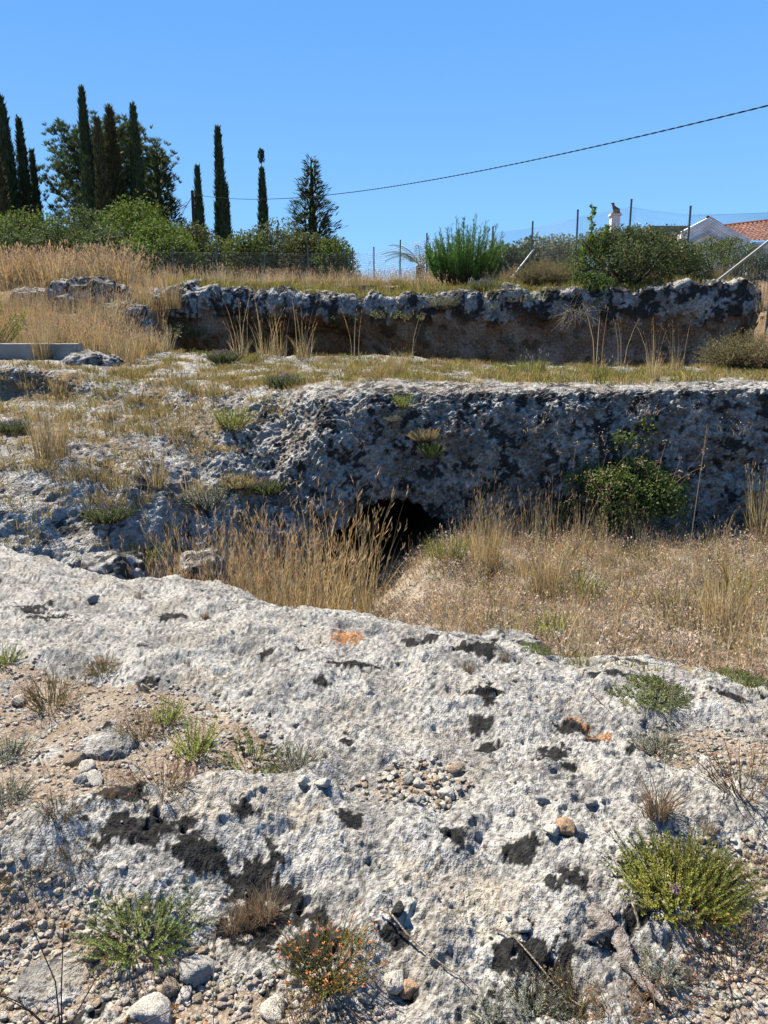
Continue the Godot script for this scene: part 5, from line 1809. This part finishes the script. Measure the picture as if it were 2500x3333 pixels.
const PLANTS := [
	["thyme", 0.90, 2.03, 1.02, "large yellow-green thyme cushion with bud spikes beside the twisted grey root", "thyme", "", -0.045],
	["thyme_loose", -0.72, 1.98, 0.75, "loose green thyme bush growing out of the rubble, a black lichen step behind it", "thyme", "", -0.125],
	["spurge", -0.15, 1.81, 1.00, "dry herb with many rust-orange seed caps in front of the largest black lichen patch", "herb", "", -0.127],
	["spurge_red", 1.28, 2.47, 1.15, "sparse red-stemmed dry herb on gravel behind the thyme cushion at the frame edge", "herb", "", 0.037],
	["spurge_red", 0.97, 1.80, 1.00, "thin reddish herb on white gravel in front of the thyme cushion", "herb", "", -0.079],
	["spurge_red", 0.77, 1.74, 0.75, "small dark reddish herb by the lower end of the twisted root", "herb", "", -0.119],
	["spurge_red", 1.19, 2.13, 0.60, "little red herb on gravel right of the thyme cushion", "herb", "", -0.067],
	["spurge", -1.40, 3.56, 0.62, "green and rusty herb rooted in the slab above the soil hollow", "herb", "", -0.012],
	["spurge_faded", -1.53, 3.25, 1.00, "wide faded brown-green herb at the upper rim of the soil hollow", "herb", "", -0.032],
	["spurge_red", -0.79, 2.46, 0.85, "reddish wiry herb at the lower rim of the soil hollow", "herb", "", 0.043],
	["spurge_faded", -1.02, 2.97, 0.70, "low brownish herb in the middle of the soil hollow above the grey stone", "herb", "", -0.018],
	["spurge_faded", -1.08, 2.28, 0.50, "small brownish herb at the left end of the rock step", "herb", "", 0.063],
	["herb", -0.76, 2.80, 1.00, "bright yellow-green herb standing in the soil hollow", "herb", "", -0.021],
	["herb", -0.93, 3.04, 0.75, "slender green herb at the far rim of the soil hollow", "herb", "", -0.002],
	["herb", -1.93, 3.63, 0.80, "green herb at the frame edge above the soil hollow", "herb", "", -0.006],
	["herb_leafy", -0.52, 2.74, 1.00, "leafy grey-green herb with withered brown flowers between the hollow and the slab", "herb", "", -0.023],
	["silver", -0.34, 2.71, 1.00, "silver-grey dwarf shrub at the narrow end of the soil hollow", "dwarf shrub", "", -0.025],
	["silver", -1.54, 2.85, 1.00, "grey dwarf shrub at the frame edge in the soil hollow", "dwarf shrub", "", -0.067],
	["silver", -1.34, 2.43, 0.90, "darker grey dwarf shrub at the frame edge below the hollow", "dwarf shrub", "", 0.007],
	["silver", 1.13, 2.86, 0.90, "dark twiggy dwarf shrub in a crack of the slab behind the dry tussock", "dwarf shrub", "", -0.048],
	["silver", 0.77, 1.79, 0.60, "small silver-leaved shrub right of the twisted root", "dwarf shrub", "", -0.093],
	["silver", 0.40, 1.71, 0.80, "greyish pink dry cushion plant at the lower frame edge", "dwarf shrub", "", -0.133],
	["tussock", 0.94, 2.35, 1.00, "dry brown grass tussock on the slab behind the thyme cushion", "grass tussock", "", 0.015],
	["tussock", -0.95, 2.39, 0.45, "small dark dry tussock in front of the pale wedge stones", "grass tussock", "", 0.057],
	["tussock", -1.07, 4.34, 0.40, "tiny dark tussock in a slab pit beside the round black lichen", "grass tussock", "", -0.010],
	["tussock", -1.57, 4.68, 0.35, "tiny brown tussock near the far edge of the slab", "grass tussock", "", -0.001],
	["tussock", 0.40, 3.45, 0.45, "small brown tussock on the slab right of the orange lichen", "grass tussock", "", 0.049],
	["tussock", 0.61, 3.65, 0.40, "sparse dry tussock on the slab below the green mats", "grass tussock", "", 0.023],
	["tussock", -0.41, 2.03, 0.70, "flattened straw-coloured tuft between the loose thyme and the black lichen", "grass tussock", "", -0.152],
	["mat", 1.21, 3.26, 1.00, "long grey-green creeping mat with purple flowers on the right of the slab", "creeping plant", "", 0.021],
	["mat", 1.79, 3.59, 0.80, "green creeping mat with purple heads at the slab edge by the frame", "creeping plant", "", -0.076],
	["mat", 0.81, 3.92, 0.55, "yellow-green mat in a slab crack below the dry grass", "creeping plant", "", -0.040],
	["herb", 1.17, 5.00, 1.50, "fresh green bushy herb at the far edge of the slab", "herb", "", -0.407],
	["herb", -2.33, 7.14, 2.20, "fresh green herb behind the far edge of the slab beside the tall dry grass", "herb", "", -0.542],
	["tussock", -0.36, 2.04, 0.80, "straw-coloured dry tuft on gravel below the black lichen step", "grass tussock", "", -0.135],
	["tussock", -0.46, 2.00, 0.60, "yellowed flat tuft right of the loose thyme bush", "grass tussock", "", -0.150],
	["spurge_faded", -1.14, 2.14, 0.55, "faded wiry herb on the gravel at the left frame edge", "herb", "", -0.075],
	["spurge_faded", -1.00, 2.19, 0.50, "faded wiry herb on the gravel under the rock step", "herb", "", -0.028],
	["spurge_faded", 0.50, 1.70, 0.60, "dry brown herb at the lower frame edge below the twigs", "herb", "", -0.130],
	["spurge_red", 0.61, 1.66, 0.60, "reddish herb at the lower frame edge left of the twisted root's tip", "herb", "", -0.104],
	["silver", 0.28, 1.68, 0.60, "small grey cushion at the lower frame edge right of the pitted stone", "dwarf shrub", "", -0.125],
	["spurge_faded", -0.24, 1.73, 0.45, "sparse dry herb at the lower frame edge by the white slab stone", "herb", "", -0.168],
	["tussock", 1.09, 2.29, 0.45, "small dry tuft behind the thyme cushion at its right", "grass tussock", "", -0.014],
	["golden", -3.40, 7.80, 1.00, "tall golden grass bunch on the left slope", "grass bunch", "", 0.457],
	["turf", -3.31, 7.41, 1.00, "", "grass tuft", "", 0.392],
	["turf", -3.06, 7.38, 1.20, "", "grass tuft", "", 0.292],
	["turf", -2.91, 7.62, 1.00, "", "grass tuft", "", 0.249],
	["turf", -2.64, 7.59, 1.10, "", "grass tuft", "", 0.174],
	["turf", -2.48, 7.62, 1.00, "", "grass tuft", "", 0.011],
	["turf", -2.42, 7.98, 1.00, "", "grass tuft", "", 0.111],
	["turf", -4.27, 9.36, 0.90, "", "grass tuft", "", 0.682],
	["turf", -3.81, 9.54, 1.00, "", "grass tuft", "", 0.665],
	["turf", -3.11, 8.91, 1.10, "", "grass tuft", "", 0.566],
	["turf", -2.48, 9.15, 1.30, "", "grass tuft", "", 0.521],
	["turf", -2.71, 9.09, 1.00, "", "grass tuft", "", 0.528],
	["turf", -3.30, 10.23, 1.10, "", "grass tuft", "", 0.798],
	["turf", -3.80, 10.53, 1.10, "", "grass tuft", "", 0.900],
	["turf", -4.50, 10.80, 1.10, "", "grass tuft", "", 0.958],
	["turf", -5.03, 10.98, 1.00, "", "grass tuft", "", 0.960],
	["turf", -2.65, 10.35, 1.10, "", "grass tuft", "", 0.954],
	["turf", -2.20, 10.11, 1.00, "", "grass tuft", "", 0.910],
	["turf", -3.62, 7.29, 0.80, "", "grass tuft", "", 0.420],
	["turf", -3.06, 7.14, 0.70, "", "grass tuft", "", 0.201],
	["turf", -2.82, 7.35, 0.80, "", "grass tuft", "", 0.091],
	["reed", -2.44, 7.98, 0.75, "thin tall straw stalks rising from the middle of the left slope", "grass bunch", "", 0.111],
	["reed", -2.08, 8.22, 0.60, "few thin straw stalks left of the grey-green shrub", "grass bunch", "", -0.114],
	["reed", -1.99, 9.39, 0.42, "short bunch of pink-brown stalks under the lip of the left slope", "grass bunch", "", 0.566],
	["reed", -4.47, 10.71, 0.55, "wispy brown stalks beside the shaded boulder face", "grass bunch", "", 0.869],
	["thyme_pink", -1.34, 8.73, 1.30, "rounded green bush dotted with pink flowers where the slope meets the shaded face", "thyme", "", -0.111],
	["silver", -1.91, 8.16, 2.60, "grey-green rounded shrub at the foot of the left slope", "dwarf shrub", "", -0.168],
	["brown_cushion", -1.66, 8.61, 1.20, "ochre-brown cushion plant between the two green shrubs", "cushion plant", "", -0.033],
	["thyme_pink", -2.59, 7.05, 1.15, "low green bush overhanging a black pit of the left slope", "thyme", "", -0.048],
	["thyme_pink", -4.21, 8.73, 1.10, "purple-flowered thyme at the frame edge on the left slope", "thyme", "", 0.587],
	["herb", -1.85, 9.33, 2.40, "green herb in the notch under the slope lip", "herb", "", 0.534],
	["thyme_pink", -1.31, 10.23, 1.30, "purple-flowered thyme on the front lip of the terrace", "thyme", "", 1.004],
	["thyme_pink", -2.76, 13.53, 1.60, "violet-flowered thyme on the terrace before the dark hollow", "thyme", "", 1.231],
	["thyme_pink", 6.32, 13.86, 1.60, "greyish thyme under the round dry shrub on the terrace", "thyme", "", 1.142],
	["golden", 0.18, 10.83, 0.50, "straw cushion of grass on the middle of the terrace", "grass bunch", "", 1.134],
	["golden", 3.42, 9.90, 0.45, "small straw tuft on the terrace edge under the stalks", "grass bunch", "", 1.116],
	["turf_green", 2.41, 12.66, 1.70, "yellow-green grass patch on the terrace right of its middle", "grass tuft", "", 1.107],
	["turf_green", 3.01, 10.56, 1.50, "green grass patch near the terrace lip under the dry stalks", "grass tuft", "", 1.096],
	["reed", -2.63, 14.40, 1.00, "leftmost tall straw reeds before the dark hollow of the back wall", "grass bunch", "reeds on the back edge of the terrace", 1.291],
	["reed", -2.23, 14.70, 0.90, "dense straw reeds before the dark hollow of the back wall", "grass bunch", "reeds on the back edge of the terrace", 1.310],
	["reed", -1.96, 14.64, 0.75, "short straw reeds right of the dense reeds at the dark hollow", "grass bunch", "reeds on the back edge of the terrace", 1.311],
	["reed", -1.51, 14.64, 0.95, "upright straw reeds at the right end of the dark hollow", "grass bunch", "reeds on the back edge of the terrace", 1.311],
	["reed_thin", -0.50, 14.31, 0.80, "single thin reed before the middle of the back wall", "grass bunch", "reeds on the back edge of the terrace", 1.268],
	["reed_thin", 0.41, 13.83, 0.75, "bent reed leaning left before the back wall", "grass bunch", "reeds on the back edge of the terrace", 1.223],
	["reed_thin", 3.85, 13.98, 0.95, "pair of tall thin reeds before the right half of the back wall", "grass bunch", "reeds on the back edge of the terrace", 1.138],
	["reed_thin", 4.26, 13.95, 0.75, "loose group of reeds before the orange stain of the back wall", "grass bunch", "reeds on the back edge of the terrace", 1.139],
	["reed", 4.75, 13.80, 0.65, "short thick straw reeds on the right of the terrace", "grass bunch", "reeds on the back edge of the terrace", 1.103],
	["reed", 5.18, 13.86, 0.65, "rightmost straw reeds on the terrace", "grass bunch", "reeds on the back edge of the terrace", 1.117],
	["dry_shrub", 6.39, 13.80, 1.00, "round grey-brown dry shrub on the right end of the terrace", "shrub", "", 1.143],
	["reed", -4.86, 16.92, 1.25, "tall straw reeds at the left end of the back pit", "grass bunch", "", 1.403],
	["golden", -5.31, 12.24, 0.90, "yellow-green grass bunch in front of the concrete kerb", "grass bunch", "", 1.337],
	["bramble", 2.76, 8.94, 1.00, "dark green bramble bush against the shaded rock face", "bush", "", -0.450],
	["turf_green", 0.63, 7.47, 1.70, "fresh green grass tuft on the earth mound by the hollow", "grass tuft", "", -0.529],
	["turf_green", 1.70, 6.54, 1.90, "green grass tuft among the dry grass in the pit", "grass tuft", "", -0.629],
	["turf_green", 3.33, 6.57, 2.00, "green grass at the frame edge in the pit", "grass tuft", "", -0.639],
	["golden", 2.56, 5.49, 1.00, "thick straw grass bunch in the near right of the pit", "grass bunch", "", -0.566],
	["golden", 4.30, 8.55, 1.10, "golden grass bunch at the frame edge by the rock face", "grass bunch", "", -0.589],
	["golden", 1.49, 6.54, 0.90, "tall straw bunch in the middle of the pit grass", "grass bunch", "", -0.629],
	["golden", 1.01, 7.29, 0.90, "golden bunch beside the earth mound", "grass bunch", "", -0.597],
]
const WALL_PLANTS := [
	["silver", 0.10, 0.68, 8.95, 1.00, "small olive-brown plant on the upper rock face", "dwarf shrub"],
	["brown_cushion", 0.47, 0.47, 8.85, 1.00, "straw-brown dried plant on the rock face", "cushion plant"],
	["herb", 0.54, 0.28, 8.80, 1.50, "small bright green plant under the dried one on the rock face", "herb"],
	["herb", 0.23, 0.83, 9.00, 1.30, "little green plant near the terrace lip on the rock face", "herb"],
	["herb_leafy", -0.87, 1.95, 18.70, 3.20, "dark green plant hanging in the dark hollow of the back wall", "herb"],
	["herb_leafy", 0.09, 2.08, 18.50, 3.00, "green plant on the cap rock in the middle of the back wall", "herb"],
	["herb_leafy", 0.71, 2.05, 18.50, 2.60, "yellow-green plant right of the middle of the back wall", "herb"],
	["silver", 1.38, 2.33, 18.40, 3.40, "grey-green plant hanging over the top of the back wall", "dwarf shrub"],
	["dry_twigs", 4.44, 2.20, 18.30, 1.00, "grey tangle of dry twigs hanging down the back wall", "dry twigs"],
	["herb_leafy", -4.75, 1.63, 17.60, 4.50, "dark green shrub in the left corner of the back pit", "shrub"],
]

func build_plants() -> void:
	var i := 0
	for p in PLANTS:
		i += 1
		var label: String = p[4]
		var group: String = p[6]
		if p[0] == "turf":
			label = "small olive-gold grass tuft on the stony left slope"
			group = "grass tufts on the left slope"
		plant(p[0], i % (3 if p[0] in ["turf", "golden", "silver", "thyme_pink", "reed", "spurge_red", "tussock"] else 1) if p[0] != "reed_thin" else (1 if p[1] < 1.0 and p[1] > 0.0 else 0), Vector3(p[1], p[7] - 0.008, -p[2]), p[3], label, p[5], group, 0.0 if p[0] in ["thyme", "bramble", "mat"] else -1.0)
	for p in WALL_PLANTS:
		plant(p[0], 0, Vector3(p[1], p[2], -p[3]), p[4], p[5], p[6], "", 0.0)

func spread(n: int, x0: float, x1: float, d0: float, d1: float, s0: float, s1: float, want: Callable) -> Array:
	var out := []
	for i in n:
		var x := rf(x0, x1)
		var d := rf(d0, d1)
		if not want.call(x, d): continue
		var y := ground(x, d)
		if y < -50.0: continue
		out.append([Vector3(x, y - 0.015, -d), rf(s0, s1)])
	return out

func build_grass() -> void:
	# the field
	var pts := spread(1900, -16.0, 13.0, 19.6, 32.0, 0.45, 0.8, func(x, d): return x > -0.6 * d and n_tone.get_noise_2d(x * 0.2, d * 0.2) > -0.3)
	pts.append_array(spread(700, -14.0, 12.0, 26.0, 32.5, 0.6, 1.0, func(_x, _d): return true))
	scatter("dry_grass", "straw-coloured dry grass over the field above the quarry", "field", pts)
	pts = spread(1800, -5.0, 8.5, 18.6, 23.0, 1.0, 2.2, func(x, d): return n_tone.get_noise_2d(x * 0.4 + 2.0, d * 0.4) > -0.2)
	scatter("field_turf", "short dry and green turf along the top of the back wall", "short_green", pts, 0.35)
	pts = spread(420, -10.6, -6.6, 19.6, 23.0, 1.1, 1.5, func(x, d): return pow((x + 8.4) / 1.9, 2.0) + pow((d - 21.3) / 1.6, 2.0) < 1.0)
	pts.append_array(spread(230, -14.5, -10.0, 18.5, 23.0, 0.6, 1.0, func(_x, _d): return true))
	scatter("dry_grass_mound", "dome of tall brown-gold dry grass above the dark boulder", "field", pts, 0.3)
	pts = spread(620, -9.6, -4.9, 12.7, 16.4, 0.5, 0.85, func(x, d): return x < -5.2 - 0.12 * (d - 12.7) and n_tone.get_noise_2d(x * 0.3, d * 0.3) > -0.35)
	scatter("reddish_grass", "reddish dry grass on the slope behind the concrete kerb", "russet", pts)
	pts = spread(260, -5.6, -4.1, 12.4, 17.5, 0.5, 0.9, func(_x, _d): return true)
	pts.append_array(spread(130, 8.2, 10.5, 14.5, 18.2, 0.4, 0.7, func(_x, _d): return true))
	scatter("bank_grass", "dry grass on the banks at both ends of the back pit", "field", pts)
	# the pit
	pts = spread(300, -1.95, -0.1, 5.5, 7.6, 0.95, 1.4, func(x, d): return ground(x, d) < -1.0 and (x < -0.34 - 0.1 * (d - 5.5) - 0.2 * rng.randf() or rng.randf() < 0.1))
	scatter("tall_dry_grass", "tall reddish-gold grass filling the deep left end of the pit", "russet", pts, 0.25, 0.2)
	pts = spread(1250, 0.3, 7.0, 3.9, 8.9, 0.4, 0.8, func(x, d): return d > poly(x, SLAB_EDGE) + 0.05 and n_tone.get_noise_2d(x * 0.5, d * 0.5) > -0.16 and not (x < 0.7 and d > 6.3 and rng.randf() < 0.6))
	var green := spread(500, 0.5, 7.0, 3.9, 8.9, 1.0, 2.2, func(x, d): return d > poly(x, SLAB_EDGE) + 0.05 and n_tone.get_noise_2d(x * 0.6 + 7.0, d * 0.6) > 0.14)
	scatter("pit_green_grass", "green grass growing among the dry grass of the pit floor", "short_green", green)
	scatter("pit_grass", "thin brown-gold dry grass covering the right of the pit floor", "pit", pts, 0.3)
	pts = spread(90, 0.9, 6.5, 4.6, 8.9, 0.45, 0.72, func(x, d): return n_tone.get_noise_2d(x * 0.7, d * 0.7 + 3.0) > -0.05)
	pts.append_array(spread(34, 1.0, 3.0, 8.3, 8.85, 0.5, 0.8, func(_x, _d): return true))
	scatter("pit_stalks", "taller russet grass stalks standing in the pit grass", "russet", pts, 0.25)
	pts = spread(4600, -0.5, 6.5, 4.0, 9.0, 0.7, 1.3, func(x, d): return n_edge.get_noise_2d(x * 0.2, d * 0.2) > -0.2 and d > poly(x, SLAB_EDGE) + 0.1)
	scatter("dry_litter", "low dry flower heads and litter on the pit floor and earth mound", "litter", pts)
	# terrace and left slope
	var thin := func(x, d): return n_tone.get_noise_2d(x * 0.45 + 3.0, -d * 0.3) > -0.02
	pts = spread(2300, -4.5, 6.8, 9.5, 14.9, 0.7, 1.3, thin)
	scatter("terrace_grass", "short dry grass in patches on top of the rock terrace", "short", pts)
	pts = spread(1500, -4.5, 6.8, 9.6, 14.9, 0.8, 1.6, func(x, d): return n_tone.get_noise_2d(x * 0.6 - 8.0, d * 0.4) > 0.12)
	scatter("terrace_green_grass", "greener short grass in patches on top of the rock terrace", "short_green", pts)
	pts = spread(1500, -6.0, -1.3, 6.2, 11.5, 0.7, 1.3, func(x, d): return n_tone.get_noise_2d(x * 0.8 + 3.0, d * 0.6) > 0.0)
	scatter("slope_grass", "short dry grass between the rocks of the left slope", "short", pts)
	# odds and ends on the slab
	pts = spread(900, -2.2, 2.2, 1.4, 3.9, 0.5, 1.0, func(x, d): return absf(x) < 0.62 * d and pocket(x, d) > -0.04)
	scatter("dry_litter_bits", "tiny dry twigs and stems scattered over the gravel", "twigs", pts)
	pts = spread(1500, -2.2, 2.2, 1.35, 3.9, 0.5, 1.1, func(x, d): return absf(x) < 0.62 * d and pocket(x, d) > -0.06 and n_tone.get_noise_2d(x * 1.5, d * 1.5) > -0.05)
	scatter("dry_stubble", "thin dry stems and seedlings scattered over the rubble and soil", "stubble", pts, 0.3)
	pts = spread(260, -2.0, 2.4, 3.0, 4.4, 0.5, 0.9, func(x, d): return d > poly(x, SLAB_EDGE) - 0.35 and d < poly(x, SLAB_EDGE) + 0.3 and n_tone.get_noise_2d(x * 2.0, d * 2.0) > 0.05)
	scatter("edge_grass", "short grass in cracks along the far edge of the slab", "short_green", pts)

func _ready() -> void:
	rng.seed = 7
	var cam := Camera3D.new()
	cam.name = "camera"
	cam.fov = 67.3
	cam.near = 0.05
	cam.far = 3000.0
	cam.position = Vector3(0, EYE, 0)
	cam.rotation_degrees = Vector3(-12.5, 0, 0)
	add_child(cam)
	cam.current = true
	var env := Environment.new()
	env.background_mode = Environment.BG_SKY
	var sky_look := ProceduralSkyMaterial.new()
	sky_look.sky_top_color = Color(0.205, 0.37, 0.578)
	sky_look.sky_horizon_color = Color(0.405, 0.56, 0.67)
	sky_look.sky_curve = 0.141
	sky_look.ground_horizon_color = Color(0.42, 0.41, 0.38)
	sky_look.ground_bottom_color = Color(0.3, 0.27, 0.23)
	var sky := Sky.new()
	sky.sky_material = sky_look
	env.sky = sky
	env.tonemap_mode = Environment.TONE_MAPPER_LINEAR
	env.tonemap_exposure = 3.2
	env.sdfgi_enabled = true
	env.ssao_enabled = true
	env.ssil_enabled = true
	var around := WorldEnvironment.new()
	around.name = "surroundings"
	around.environment = env
	add_child(around)
	var sun := DirectionalLight3D.new()
	sun.name = "sun"
	sun.light_color = Color(1.0, 0.96, 0.89)
	sun.light_energy = 1.6
	sun.light_angular_distance = 0.5
	sun.shadow_enabled = true
	add_child(sun)
	# high, ahead and to the left
	sun.look_at_from_position(Vector3(-0.76, 1.42, -0.62), Vector3.ZERO)
	make_materials()
	build_slab()
	build_floor()
	build_massif()
	build_back_wall()
	build_field()
	build_trees()
	build_house()
	build_fence()
	build_cable()
	build_green_things()
	build_small_things()
	build_plants()
	build_stones()
	build_grass()
